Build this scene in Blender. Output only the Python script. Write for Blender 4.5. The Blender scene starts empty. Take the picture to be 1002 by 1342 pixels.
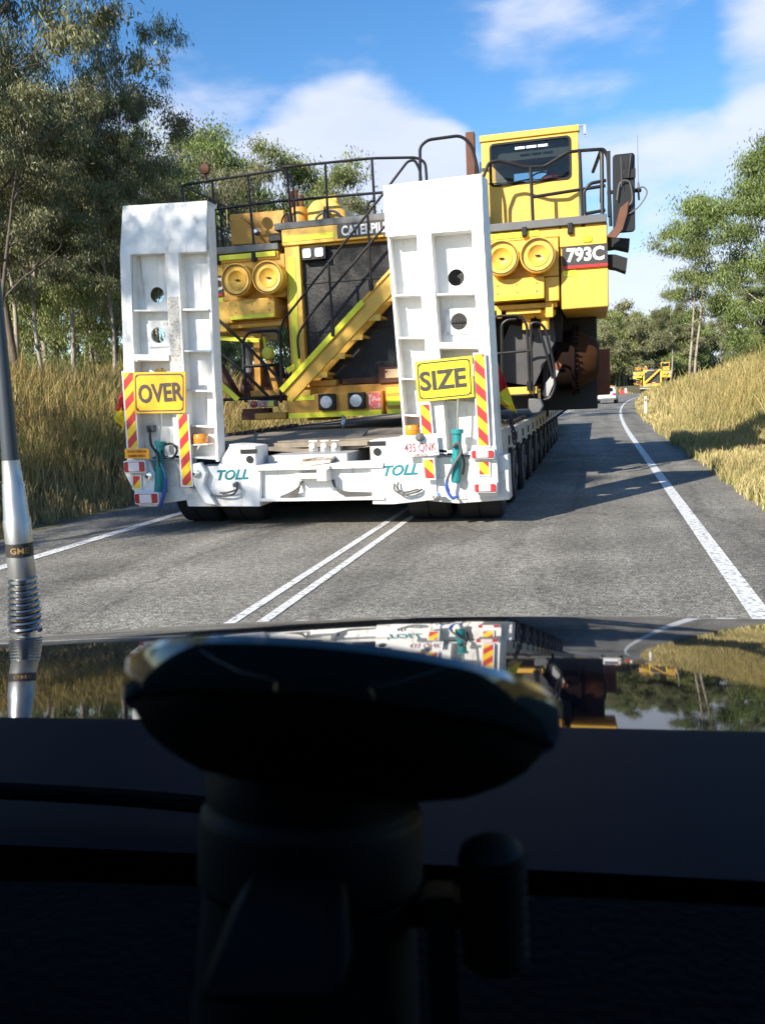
import bpy, math, random
import numpy as np
from mathutils import Vector, Matrix
random.seed(7); rng=np.random.default_rng(11)
S=bpy.context.scene; COL=S.collection; R=math.radians
# ---------------- camera ----------------
F=1130.;CX=501.;CY=671.;HC=1.5
YAW,PIT,ROL=R(-14.1),R(-7.6),R(2.6)
fw=np.array([math.sin(YAW)*math.cos(PIT),math.cos(YAW)*math.cos(PIT),math.sin(PIT)])
_r=np.cross(fw,[0,0,1.]);_r/=np.linalg.norm(_r);_u=np.cross(_r,fw)
up=_u*math.cos(ROL)+_r*math.sin(ROL); rt=_r*math.cos(ROL)-_u*math.sin(ROL)
C0=np.array([0,0,HC])
def P(x,y,Y):
    "a point of the photograph's frame put on the upright plane at distance Y up the road"
    d=fw+rt*(x-CX)/F-up*(y-CY)/F; return C0+d*(Y/d[1])
def G(x,y,Z=0.):
    d=fw+rt*(x-CX)/F-up*(y-CY)/F; return C0+d*((Z-HC)/d[2])
cam=bpy.data.cameras.new('camera'); co=bpy.data.objects.new('camera',cam); COL.objects.link(co); S.camera=co
M=Matrix(((rt[0],up[0],-fw[0],0),(rt[1],up[1],-fw[1],0),(rt[2],up[2],-fw[2],HC),(0,0,0,1)))
co.matrix_world=M
cam.sensor_fit='HORIZONTAL'; cam.sensor_width=3.42; cam.lens=3.42*F/1002; cam.clip_start=.02; cam.clip_end=6000
cam.dof.use_dof=True; cam.dof.focus_distance=13; cam.dof.aperture_fstop=2.8
# ---------------- sun, sky, exposure ----------------
SUN_EL=R(30); SUN_AZ=R(210)     # azimuth clockwise from the road's direction: behind and to the left
sl=bpy.data.lights.new('sun','SUN'); so=bpy.data.objects.new('sun',sl); COL.objects.link(so)
sl.energy=4.7; sl.angle=R(.5); sl.color=(1,.93,.82)
sd=Vector((math.sin(SUN_AZ)*math.cos(SUN_EL),math.cos(SUN_AZ)*math.cos(SUN_EL),math.sin(SUN_EL)))
so.rotation_euler=sd.to_track_quat('Z','Y').to_euler()
S.view_settings.view_transform='Standard'; S.view_settings.look='None'; S.view_settings.gamma=1
S.view_settings.exposure=.94
W=bpy.data.worlds.new('World'); S.world=W; W.use_nodes=True
def world():
    nt=W.node_tree; N=nt.nodes; L=nt.links; N.clear()
    out=N.new('ShaderNodeOutputWorld'); bg=N.new('ShaderNodeBackground'); bg.inputs[1].default_value=.105
    sky=N.new('ShaderNodeTexSky'); sky.sky_type='NISHITA'; sky.sun_disc=False; sky.sun_elevation=SUN_EL; sky.sun_rotation=SUN_AZ
    sky.air_density=1.0; sky.dust_density=.25; sky.ozone_density=2.5
    tc=N.new('ShaderNodeTexCoord'); 
    def math_(op,a,b=None,c=None,clamp=False):
        n=N.new('ShaderNodeMath'); n.operation=op; n.use_clamp=clamp
        for i,v in enumerate((a,b,c)):
            if v is None: continue
            if isinstance(v,(int,float)): n.inputs[i].default_value=v
            else: L.new(v,n.inputs[i])
        return n.outputs[0]
    hs=N.new('ShaderNodeHueSaturation'); hs.inputs['Saturation'].default_value=1.27; hs.inputs['Hue'].default_value=.502; L.new(sky.outputs[0],hs.inputs['Color'])
    sep=N.new('ShaderNodeSeparateXYZ'); L.new(tc.outputs['Generated'],sep.inputs[0])
    mp=N.new('ShaderNodeMapping'); mp.inputs['Scale'].default_value=(1,1,2.6); mp.inputs['Location'].default_value=(.35,.1,.2); L.new(tc.outputs['Generated'],mp.inputs[0])
    n1=N.new('ShaderNodeTexNoise'); n1.inputs['Scale'].default_value=2.6; n1.inputs['Detail'].default_value=7; n1.inputs['Roughness'].default_value=.55; n1.inputs['Distortion'].default_value=.15; L.new(mp.outputs[0],n1.inputs['Vector'])
    n2=N.new('ShaderNodeTexNoise'); n2.inputs['Scale'].default_value=9; n2.inputs['Detail'].default_value=6; L.new(mp.outputs[0],n2.inputs['Vector'])
    # the banks of cloud: heaped ones standing at given bearings
    tot=None
    def blob(px,py,rx,rz,k):
        nonlocal tot
        d=P(px,py,1)-C0; d/=np.linalg.norm(d); side=np.cross(d,[0,0,1]); side/=np.linalg.norm(side)
        dt=N.new('ShaderNodeVectorMath'); dt.operation='DOT_PRODUCT'; L.new(tc.outputs['Generated'],dt.inputs[0]); dt.inputs[1].default_value=side
        fd=N.new('ShaderNodeVectorMath'); fd.operation='DOT_PRODUCT'; L.new(tc.outputs['Generated'],fd.inputs[0]); fd.inputs[1].default_value=d
        a=math_('DIVIDE',dt.outputs['Value'],rx); b=math_('DIVIDE',math_('SUBTRACT',sep.outputs[2],float(d[2])),rz)
        q=math_('ADD',math_('MULTIPLY',a,a),math_('MULTIPLY',b,b))
        q=math_('SUBTRACT',1.,q,clamp=True); q=math_('MULTIPLY',q,math_('GREATER_THAN',fd.outputs['Value'],0.))
        q=math_('MULTIPLY',q,k)
        tot=q if tot is None else math_('ADD',tot,q)
    blob(475,250,.135,.115,1.15); blob(390,265,.11,.075,.8); blob(565,235,.09,.06,.6); blob(930,345,.34,.16,.55); blob(930,190,.20,.05,.18)
    blob(1010,60,.06,.09,.5); blob(560,50,.30,.10,.30); blob(400,110,.10,.04,.25); blob(250,190,.12,.10,.3); blob(800,470,.40,.11,.7); blob(130,260,.3,.16,.35); blob(760,160,.16,.05,.16)
    nz=math_('MULTIPLY',math_('SUBTRACT',n1.outputs[0],.5),1.5); nf=math_('MULTIPLY',math_('SUBTRACT',n2.outputs[0],.5),.65)
    dens=math_('ADD',math_('ADD',tot,nz),nf)
    mr=N.new('ShaderNodeMapRange'); mr.interpolation_type='SMOOTHSTEP'; mr.inputs[1].default_value=.14; mr.inputs[2].default_value=.60; mr.inputs[4].default_value=.86; L.new(dens,mr.inputs[0])
    lf=N.new('ShaderNodeMapRange'); lf.inputs[1].default_value=0; lf.inputs[2].default_value=.25; lf.inputs[3].default_value=0; lf.inputs[4].default_value=1; L.new(sep.outputs[2],lf.inputs[0])
    mx=N.new('ShaderNodeMix'); mx.data_type='RGBA'; L.new(mr.outputs[0],mx.inputs[0]); L.new(hs.outputs[0],mx.inputs[6])
    cc=N.new('ShaderNodeMix'); cc.data_type='RGBA'; L.new(n2.outputs[0],cc.inputs[0]); cc.inputs[6].default_value=(3.7,4.0,5.1,1); cc.inputs[7].default_value=(4.9,5.1,6.0,1)
    L.new(cc.outputs[2],mx.inputs[7]); L.new(mx.outputs[2],bg.inputs[0]); L.new(bg.outputs[0],out.inputs[0])
world()
# ---------------- helpers ----------------
def tag(o,label=None,cat=None,group=None,kind=None):
    for k,v in (('label',label),('category',cat),('group',group),('kind',kind)):
        if v: o[k]=v
    return o
def empty(name,loc,rz=0):
    o=bpy.data.objects.new(name,None); COL.objects.link(o); o.location=loc; o.rotation_euler=(0,0,rz); o.empty_display_size=.2; return o
def kids(o): return [c for c in bpy.data.objects if c.parent==o]
class MB:
    def __init__(s): s.v=[];s.f=[];s.m=None;s.g=[]
    def add(s,vs,fs):
        b=len(s.v); s.g.append((b,len(s.f)))
        for p in vs:
            p=Vector(p); s.v.append(s.m@p if s.m else p)
        s.f+= [tuple(i+b for i in q) for q in fs]; return s
    def box(s,a,b,tz=0):
        x0,x1=sorted((a[0],b[0]));y0,y1=sorted((a[1],b[1]));z0,z1=sorted((a[2],b[2]))
        return s.add([(x0,y0,z0),(x1,y0,z0),(x1,y1,z0),(x0,y1,z0),(x0,y0,z1),(x1,y0,z1),(x1,y1,z1),(x0,y1,z1)],[(0,3,2,1),(4,5,6,7),(0,1,5,4),(1,2,6,5),(2,3,7,6),(3,0,4,7)])
    def bar(s,p,q,w,h,upv=(0,0,1)):
        "square bar from p to q, w across, h along upv"
        p=Vector(p);q=Vector(q);d=(q-p).normalized();sx=d.cross(Vector(upv));
        if sx.length<1e-4: sx=d.cross(Vector((0,1,0)))
        sx.normalize();sz=sx.cross(d)
        vs=[c+sx*i*w/2+sz*j*h/2 for c in(p,q) for i,j in((-1,-1),(1,-1),(1,1),(-1,1))]
        return s.add(vs,[(3,2,1,0),(4,5,6,7),(0,1,5,4),(1,2,6,5),(2,3,7,6),(3,0,4,7)])
    def tube(s,pts,r,n=8,r2=None):
        pts=[Vector(p) for p in pts]; k=len(pts); rings=[]; ref=None
        for i,p in enumerate(pts):
            t=(pts[min(i+1,k-1)]-pts[max(i-1,0)]).normalized()
            if ref is None: ref=Vector((0,0,1)) if abs(t.z)<.9 else Vector((1,0,0))
            a=t.cross(ref).normalized(); b=a.cross(t); ref=b
            rr=r if r2 is None else r+(r2-r)*i/(k-1)
            if isinstance(r,(list,tuple)): rr=r[i]
            rings.append([p+(a*math.cos(w)+b*math.sin(w))*rr for w in [2*math.pi*j/n for j in range(n)]])
        vs=[v for q in rings for v in q]; fs=[]
        for i in range(k-1):
            for j in range(n): fs.append((i*n+j,i*n+(j+1)%n,(i+1)*n+(j+1)%n,(i+1)*n+j))
        fs.append(tuple(range(n-1,-1,-1))); fs.append(tuple((k-1)*n+j for j in range(n)))
        return s.add(vs,fs)
    def lathe(s,prof,c,ax,n=28,cap=True):
        "prof: (distance along axis, radius)"
        ax=Vector(ax).normalized(); a=ax.orthogonal().normalized(); b=ax.cross(a); c=Vector(c)
        vs=[c+ax*d+(a*math.cos(2*math.pi*j/n)+b*math.sin(2*math.pi*j/n))*r for d,r in prof for j in range(n)]
        fs=[(i*n+j,i*n+(j+1)%n,(i+1)*n+(j+1)%n,(i+1)*n+j) for i in range(len(prof)-1) for j in range(n)]
        if cap: fs.append(tuple(range(n-1,-1,-1))); fs.append(tuple((len(prof)-1)*n+j for j in range(n)))
        return s.add(vs,fs)
    def prism(s,poly,off):
        "polygon (3D points) extruded by off"
        k=len(poly); o=Vector(off); vs=[Vector(p) for p in poly]+[Vector(p)+o for p in poly]
        fs=[tuple(range(k)),tuple(range(2*k-1,k-1,-1))]+[(i,i+k,(i+1)%k+k,(i+1)%k) for i in range(k)]
        return s.add(vs,fs)
    def holed(s,x0,x1,z0,z1,y,cx,cz,r,t=.012,n=24):
        "upright plate with a round hole"
        for yy,fl in((y,0),(y+t,1)):
            vs=[];
            for j in range(n):
                a=2*math.pi*j/n; dx,dz=math.cos(a),math.sin(a)
                vs.append((cx+r*dx,yy,cz+r*dz))
                k=min(((x1-cx)/dx if dx>1e-6 else (x0-cx)/dx if dx<-1e-6 else 1e9),((z1-cz)/dz if dz>1e-6 else (z0-cz)/dz if dz<-1e-6 else 1e9))
                vs.append((cx+k*dx,yy,cz+k*dz))
            fs=[(2*j,2*j+1,(2*j+3)%(2*n),(2*j+2)%(2*n)) for j in range(n)]
            # corner fills
            for X,Z in((x0,z0),(x0,z1),(x1,z0),(x1,z1)):
                a=math.atan2(Z-cz,X-cx)%(2*math.pi); j=int(a/(2*math.pi)*n)%n
                vs.append((X,yy,Z)); fs.append((2*j+1,len(vs)-1,(2*j+3)%(2*n)))
            if fl: fs=[tuple(reversed(q)) for q in fs]
            s.add(vs,fs)
        vs=[(cx+r*math.cos(2*math.pi*j/n),yy,cz+r*math.sin(2*math.pi*j/n)) for yy in(y,y+t) for j in range(n)]
        s.add(vs,[(j,j+n,(j+1)%n+n,(j+1)%n) for j in range(n)]); return s
    def split(s,name,mat,parent=None,bevel=0):
        "every piece an object of its own"
        o=[]; g=s.g+[(len(s.v),len(s.f))]
        for (v0,f0),(v1,f1) in zip(g,g[1:]):
            m=MB(); m.v=s.v[v0:v1]; m.f=[tuple(i-v0 for i in q) for q in s.f[f0:f1]]; o.append(m.build(name,mat,parent,bevel))
        return o[0]
    def build(s,name,mat,parent=None,bevel=0,smooth=True,loc=None):
        me=bpy.data.meshes.new(name); me.from_pydata([tuple(v) for v in s.v],[],s.f); me.materials.append(mat)
        if smooth:
            me.polygons.foreach_set('use_smooth',[True]*len(me.polygons)); me.set_sharp_from_angle(angle=R(35))
        o=bpy.data.objects.new(name,me); COL.objects.link(o); o.parent=parent
        if loc: o.location=loc
        if bevel:
            m=o.modifiers.new('bevel','BEVEL'); m.width=bevel; m.segments=2; m.limit_method='ANGLE'; m.angle_limit=R(40)
        return o
def arc(c,r,a0,a1,n,ax='xz'):
    o=[]
    for i in range(n+1):
        a=R(a0+(a1-a0)*i/n)
        if ax=='xz': o.append((c[0]+r*math.cos(a),c[1],c[2]+r*math.sin(a)))
        if ax=='yz': o.append((c[0],c[1]+r*math.cos(a),c[2]+r*math.sin(a)))
    return o
def smoothpath(pts,r=.06,n=4):
    "polyline with rounded corners"
    pts=[Vector(p) for p in pts]; out=[pts[0]]
    for i in range(1,len(pts)-1):
        a=(pts[i-1]-pts[i]);b=(pts[i+1]-pts[i]); k=min(r,a.length*.45,b.length*.45)
        p0=pts[i]+a.normalized()*k;p1=pts[i]+b.normalized()*k
        for j in range(n+1):
            t=j/n; out.append(p0*(1-t)**2+pts[i]*2*t*(1-t)+p1*t*t)
    out.append(pts[-1]); return out
def spline(pts,n=8):
    pts=[Vector(p) for p in pts]; q=[pts[0]*2-pts[1]]+pts+[pts[-1]*2-pts[-2]]; out=[]
    for i in range(1,len(q)-2):
        for j in range(n):
            t=j/n; out.append(.5*((2*q[i])+(q[i+1]-q[i-1])*t+(2*q[i-1]-5*q[i]+4*q[i+1]-q[i+2])*t*t+(3*q[i]-q[i-1]-3*q[i+1]+q[i+2])*t**3))
    out.append(pts[-1]); return out
def mat(name,col,rough=.5,metal=0,var=.0,scale=6,bump=0,bscale=60,dirt=None,dirtamt=.5,dscale=2.5,spec=None,coat=0,emis=None,trans=0,col2=None,thr=(.45,.6),streak=None):
    m=bpy.data.materials.new(name); m.use_nodes=True; nt=m.node_tree;N=nt.nodes;L=nt.links; b=N['Principled BSDF']
    b.inputs['Base Color'].default_value=(*col,1); b.inputs['Roughness'].default_value=rough; b.inputs['Metallic'].default_value=metal
    if spec is not None: b.inputs['Specular IOR Level'].default_value=spec
    if coat: b.inputs['Coat Weight'].default_value=coat; b.inputs['Coat Roughness'].default_value=.04
    if emis: b.inputs['Emission Color'].default_value=(*emis[:3],1); b.inputs['Emission Strength'].default_value=emis[3]
    if trans: b.inputs['Transmission Weight'].default_value=trans
    tc=N.new('ShaderNodeTexCoord'); cur=None
    if var or col2:
        n=N.new('ShaderNodeTexNoise'); n.inputs['Scale'].default_value=scale; n.inputs['Detail'].default_value=6; L.new(tc.outputs['Object'],n.inputs['Vector'])
        mx=N.new('ShaderNodeMix'); mx.data_type='RGBA'; 
        if col2:
            rp=N.new('ShaderNodeMapRange'); rp.inputs[1].default_value=thr[0]; rp.inputs[2].default_value=thr[1]; L.new(n.outputs[0],rp.inputs[0]); L.new(rp.outputs[0],mx.inputs[0])
            mx.inputs[6].default_value=(*col,1); mx.inputs[7].default_value=(*col2,1)
        else:
            L.new(n.outputs[0],mx.inputs[0]); mx.inputs[6].default_value=(*[c*(1-var) for c in col],1); mx.inputs[7].default_value=(*[min(1,c*(1+var)) for c in col],1)
        cur=mx.outputs[2]
    if dirt:
        n=N.new('ShaderNodeTexNoise'); n.inputs['Scale'].default_value=dscale; n.inputs['Detail'].default_value=10; n.inputs['Roughness'].default_value=.7; L.new(tc.outputs['Object'],n.inputs['Vector'])
        rp=N.new('ShaderNodeMapRange'); rp.inputs[1].default_value=.5; rp.inputs[2].default_value=.75; rp.inputs[4].default_value=dirtamt; L.new(n.outputs[0],rp.inputs[0])
        mx=N.new('ShaderNodeMix'); mx.data_type='RGBA'; L.new(rp.outputs[0],mx.inputs[0]); mx.inputs[7].default_value=(*dirt,1)
        if cur: L.new(cur,mx.inputs[6])
        else: mx.inputs[6].default_value=(*col,1)
        cur=mx.outputs[2]
        r2=N.new('ShaderNodeMapRange'); r2.inputs[3].default_value=rough; r2.inputs[4].default_value=min(1,rough+.35); L.new(rp.outputs[0],r2.inputs[0]); L.new(r2.outputs[0],b.inputs['Roughness'])
    if streak:
        mp=N.new('ShaderNodeMapping'); mp.inputs['Scale'].default_value=(14,14,1.1); L.new(tc.outputs['Object'],mp.inputs[0])
        n=N.new('ShaderNodeTexNoise'); n.inputs['Scale'].default_value=1.; n.inputs['Detail'].default_value=5; L.new(mp.outputs[0],n.inputs['Vector'])
        n2=N.new('ShaderNodeTexNoise'); n2.inputs['Scale'].default_value=55; n2.inputs['Detail'].default_value=3; L.new(tc.outputs['Object'],n2.inputs['Vector'])
        rp=N.new('ShaderNodeMapRange'); rp.inputs[1].default_value=.60; rp.inputs[2].default_value=.78; rp.inputs[4].default_value=.75; L.new(n.outputs[0],rp.inputs[0])
        r3=N.new('ShaderNodeMapRange'); r3.inputs[1].default_value=.71; r3.inputs[2].default_value=.76; r3.inputs[4].default_value=.6; L.new(n2.outputs[0],r3.inputs[0])
        mm=N.new('ShaderNodeMath'); mm.operation='MAXIMUM'; L.new(rp.outputs[0],mm.inputs[0]); L.new(r3.outputs[0],mm.inputs[1])
        mx=N.new('ShaderNodeMix'); mx.data_type='RGBA'; L.new(mm.outputs[0],mx.inputs[0]); L.new(cur,mx.inputs[6]); mx.inputs[7].default_value=(*streak,1); cur=mx.outputs[2]
    if cur: L.new(cur,b.inputs['Base Color'])
    if bump:
        n=N.new('ShaderNodeTexNoise'); n.inputs['Scale'].default_value=bscale; n.inputs['Detail'].default_value=4; L.new(tc.outputs['Object'],n.inputs['Vector'])
        bp=N.new('ShaderNodeBump'); bp.inputs['Strength'].default_value=bump; bp.inputs['Distance'].default_value=.01; L.new(n.outputs[0],bp.inputs['Height']); L.new(bp.outputs[0],b.inputs['Normal'])
    return m
def stripes(name,sgn,period=.20,ph=0.):
    m=bpy.data.materials.new(name); m.use_nodes=True; nt=m.node_tree;N=nt.nodes;L=nt.links; b=N['Principled BSDF']; b.inputs['Roughness'].default_value=.35
    tc=N.new('ShaderNodeTexCoord'); sp=N.new('ShaderNodeSeparateXYZ'); L.new(tc.outputs['Object'],sp.inputs[0])
    a=N.new('ShaderNodeMath'); a.operation='MULTIPLY_ADD'; L.new(sp.outputs[0],a.inputs[0]); a.inputs[1].default_value=sgn; L.new(sp.outputs[2],a.inputs[2])
    d=N.new('ShaderNodeMath'); d.operation='MULTIPLY_ADD'; L.new(a.outputs[0],d.inputs[0]); d.inputs[1].default_value=1/period; d.inputs[2].default_value=ph+50
    f=N.new('ShaderNodeMath'); f.operation='FRACT'; L.new(d.outputs[0],f.inputs[0])
    g=N.new('ShaderNodeMath'); g.operation='GREATER_THAN'; L.new(f.outputs[0],g.inputs[0]); g.inputs[1].default_value=.5
    mx=N.new('ShaderNodeMix'); mx.data_type='RGBA'; L.new(g.outputs[0],mx.inputs[0]); mx.inputs[6].default_value=(.85,.55,.02,1); mx.inputs[7].default_value=(.55,.035,.03,1)
    L.new(mx.outputs[2],b.inputs['Base Color']); return m
_fc={}
def text(name,body,x,y,z,w,h,mt,parent,bold=.012,shear=0,tilt=0,extr=.004,axis='front'):
    "lettering centred on (x,z), w by h metres, standing on the plane y and facing down the road"
    c=bpy.data.curves.new('lettering','FONT'); c.body=body; c.offset=bold; c.shear=shear; c.align_x='CENTER'; c.extrude=.01; c.resolution_u=3
    o=bpy.data.objects.new('tmp',c); COL.objects.link(o); dg=bpy.context.evaluated_depsgraph_get(); me=bpy.data.meshes.new_from_object(o.evaluated_get(dg))
    bpy.data.objects.remove(o); bpy.data.curves.remove(c)
    v=np.zeros(len(me.vertices)*3); me.vertices.foreach_get('co',v); v=v.reshape(-1,3)
    mn,mxx=v.min(0),v.max(0); q=(v-(mn+mxx)/2)/(mxx-mn)*[w,h,extr]
    ct,st=math.cos(tilt),math.sin(tilt)
    X=x+q[:,0]*ct-q[:,1]*st; Z=z+q[:,0]*st+q[:,1]*ct; Y=y-q[:,2]-extr/2
    me.vertices.foreach_set('co',np.stack([X,Y,Z],1).ravel()); me.update(); me.materials.clear(); me.materials.append(mt)
    ob=bpy.data.objects.new(name,me); COL.objects.link(ob); ob.parent=parent; return ob
def rrect(x0,x1,z0,z1,r,y,n=4):
    o=[]
    for cx,cz,a in((x1-r,z1-r,0),(x0+r,z1-r,90),(x0+r,z0+r,180),(x1-r,z0+r,270)):
        for i in range(n+1):
            t=R(a+90*i/n); o.append((cx+r*math.cos(t),y,cz+r*math.sin(t)))
    return o[::-1]
def npmesh(name,verts,quads,mt,cols=None):
    me=bpy.data.meshes.new(name); nv=len(verts); nf=len(quads)
    me.vertices.add(nv); me.vertices.foreach_set('co',np.ascontiguousarray(verts,dtype=np.float32).ravel())
    me.loops.add(nf*4); me.loops.foreach_set('vertex_index',np.ascontiguousarray(quads,dtype=np.int32).ravel())
    me.polygons.add(nf); me.polygons.foreach_set('loop_start',np.arange(0,nf*4,4,dtype=np.int32)); 
    me.update(calc_edges=True); me.validate()
    if cols is not None:
        ca=me.color_attributes.new('Col','FLOAT_COLOR','POINT'); c4=np.ones((nv,4),dtype=np.float32); c4[:,:3]=cols; ca.data.foreach_set('color',c4.ravel())
    me.materials.append(mt); return me
# ---------------- materials ----------------
K={}
K['white']=mat('white_paint',(.78,.77,.74),.42,dirt=(.30,.22,.15),dirtamt=.42,dscale=2.6,bump=.06,bscale=9,streak=(.27,.15,.08))
K['white2']=mat('scuffed_white_paint',(.72,.70,.66),.5,dirt=(.25,.19,.13),dirtamt=.75,dscale=3.5)
K['yel']=mat('machine_yellow',(.77,.445,.06),.42,var=.12,scale=3,dirt=(.36,.21,.09),dirtamt=.55,dscale=2.3,bump=.05,bscale=15)
K['oran']=mat('dusty_orange_yellow',(.62,.30,.04),.5,var=.2,dirt=(.2,.09,.03),dirtamt=.6,dscale=3)
K['lime']=mat('lime_reflective_tape',(.80,.77,.03),.4,var=.12,scale=9)
K['black']=mat('black_steel',(.010,.010,.011),.42,spec=.35,dirt=(.05,.035,.025),dirtamt=.35)
K['rub']=mat('rubber',(.014,.014,.015),.8,dirt=(.03,.027,.025),dirtamt=.25,bump=.2,bscale=40)
K['grey']=mat('grey_steel',(.11,.115,.12),.5,var=.2,dirt=(.1,.07,.05),dirtamt=.5)
K['lgrey']=mat('light_grey_steel',(.36,.36,.36),.5,var=.2,dirt=(.15,.1,.07),dirtamt=.5)
K['rust']=mat('rusty_brown_steel',(.10,.035,.016),.7,var=.4,scale=5,dirt=(.22,.09,.02),dirtamt=.4,dscale=4)
K['rust2']=mat('red_oxide',(.22,.06,.025),.7,var=.3)
K['darkb']=mat('dark_brown_steel',(.012,.007,.006),.6,var=.3,dirt=(.06,.03,.015),dirtamt=.5)
K['wood']=mat('weathered_deck_timber',(.24,.20,.15),.85,var=.35,scale=9,dirt=(.10,.07,.05),dirtamt=.6,bump=.3,bscale=25)
K['teal']=mat('teal_paint',(.015,.22,.23),.4,dirt=(.03,.05,.05),dirtamt=.5,dscale=6)
K['tealtext']=mat('teal_lettering',(.004,.17,.20),.4)
K['blue']=mat('blue_hose',(.03,.08,.35),.45)
K['hose']=mat('grey_hose',(.09,.085,.08),.55)
K['red']=mat('red_paint',(.5,.02,.02),.4)
K['pink']=mat('red_white_decal',(.55,.09,.08),.5,col2=(.66,.34,.30),scale=22)
K['signy']=mat('yellow_sign_sheet',(.86,.66,.015),.38,dirt=(.5,.3,.02),dirtamt=.25,dscale=5)
K['signy_shade']=mat('shaded_yellow_sign_sheet',(.80,.38,.008),.38,dirt=(.45,.2,.01),dirtamt=.25,dscale=5)  # yellow sheet toned amber, the left ramp's shade put into its colour
K['ink']=mat('black_ink',(.035,.03,.025),.5)
K['letw']=mat('white_lettering',(.8,.8,.8),.5)
K['maroon']=mat('maroon_ink',(.25,.06,.07),.5)
K['tl']=mat('red_lamp_lens',(.45,.03,.03),.15,coat=.6)
K['tlw']=mat('clear_lamp_lens',(.82,.72,.70),.12,coat=.6)
K['amb']=mat('amber_lens',(.9,.32,.02),.12,coat=.8,trans=.2)
K['chrome']=mat('chrome',(.75,.76,.78),.18,metal=1)
K['alu']=mat('brushed_metal',(.45,.45,.44),.40,metal=.85,var=.15,scale=3,dirt=(.2,.18,.15),dirtamt=.3,dscale=14)
K['lamp']=mat('lamp_glass',(.62,.63,.64),.3,var=.5,scale=14)
K['dark']=mat('dark_interior',(.025,.027,.03),.7)
K['cablin']=mat('cab_lining',(.13,.13,.13),.8)
K['seatr']=mat('red_seat_cloth',(.42,.05,.05),.8,var=.2)
K['flagr']=mat('red_flag_cloth',(.5,.03,.03),.7)
K['flagy']=mat('yellow_flag_cloth',(.75,.58,.03),.7)
K['chain']=mat('chain_steel',(.06,.045,.035),.6,metal=.4)
K['glass']=None
def glassm(name,tint,fac):
    m=bpy.data.materials.new(name); m.use_nodes=True; N=m.node_tree.nodes;L=m.node_tree.links;N.clear()
    o=N.new('ShaderNodeOutputMaterial');t=N.new('ShaderNodeBsdfTransparent');t.inputs[0].default_value=(*tint,1);g=N.new('ShaderNodeBsdfGlossy');g.inputs['Roughness'].default_value=.03
    fr=N.new('ShaderNodeFresnel'); fr.inputs[0].default_value=1.5; ad=N.new('ShaderNodeMath'); ad.operation='MULTIPLY'; ad.inputs[1].default_value=fac; L.new(fr.outputs[0],ad.inputs[0])
    mx=N.new('ShaderNodeMixShader');L.new(ad.outputs[0],mx.inputs[0]);L.new(t.outputs[0],mx.inputs[1]);L.new(g.outputs[0],mx.inputs[2]);L.new(mx.outputs[0],o.inputs[0]); return m
K['glass']=glassm('window_glass',(.72,.76,.76),.7)
K['tint']=mat('dark_tinted_glass',(.006,.007,.008),.05)
def radiator_mat():
    m=mat('radiator_mesh',(.03,.03,.032),.55); N=m.node_tree.nodes;L=m.node_tree.links;b=N['Principled BSDF']
    tc=N.new('ShaderNodeTexCoord'); v=N.new('ShaderNodeTexVoronoi'); v.inputs['Scale'].default_value=50; v.inputs['Randomness'].default_value=.35; L.new(tc.outputs['Object'],v.inputs['Vector'])
    n=N.new('ShaderNodeTexNoise'); n.inputs['Scale'].default_value=1.3; n.inputs['Detail'].default_value=3; L.new(tc.outputs['Object'],n.inputs['Vector'])
    rp=N.new('ShaderNodeMapRange'); rp.inputs[1].default_value=.25; rp.inputs[2].default_value=.5; L.new(v.outputs['Distance'],rp.inputs[0])
    mu=N.new('ShaderNodeMath'); mu.operation='MULTIPLY'; L.new(rp.outputs[0],mu.inputs[0]); L.new(n.outputs[0],mu.inputs[1])
    mx=N.new('ShaderNodeMix'); mx.data_type='RGBA'; L.new(mu.outputs[0],mx.inputs[0]); mx.inputs[6].default_value=(.006,.006,.007,1); mx.inputs[7].default_value=(.085,.08,.075,1); L.new(mx.outputs[2],b.inputs['Base Color'])
    bp=N.new('ShaderNodeBump'); bp.inputs['Distance'].default_value=.01; L.new(v.outputs['Distance'],bp.inputs['Height']); L.new(bp.outputs[0],b.inputs['Normal']); return m
K['rad']=radiator_mat()
# ---------------- ground, road ----------------
def xc(Y):
    "sideways run of the road: straight, then a bend to the right"
    Y=np.asarray(Y,dtype=float); a=np.clip(Y-25,0,170); b=np.clip(Y-119,0,90); c=np.clip(Y-209,0,None)
    return .0005*a*a+2.6e-5*b**3+.75*c
def sst(t): t=np.clip(t,0,1); return t*t*(3-2*t)
def gz(X,Y):
    s=np.asarray(X)-xc(Y)
    wob=.12*np.sin(np.asarray(X)*.31+np.asarray(Y)*.23)+.1*np.sin(np.asarray(Y)*.11-np.asarray(X)*.05)
    L=sst((-7.3-s)/7.5); amp=.72+.85*sst((88-np.asarray(Y))/50.)+.22*np.sin(np.asarray(Y)*.55+1.3*np.sin(s*.9))*sst((s-3.5)/2)+.12*np.sin(s*1.7+np.asarray(Y)*.9); Rr=sst((s-2.3-1.1*sst((32-np.asarray(Y))/14))/4.4)
    far=sst((np.abs(s)-30)/60)*1.2
    return -.012+L*(1.3+wob)+Rr*(amp+wob)+far
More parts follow.
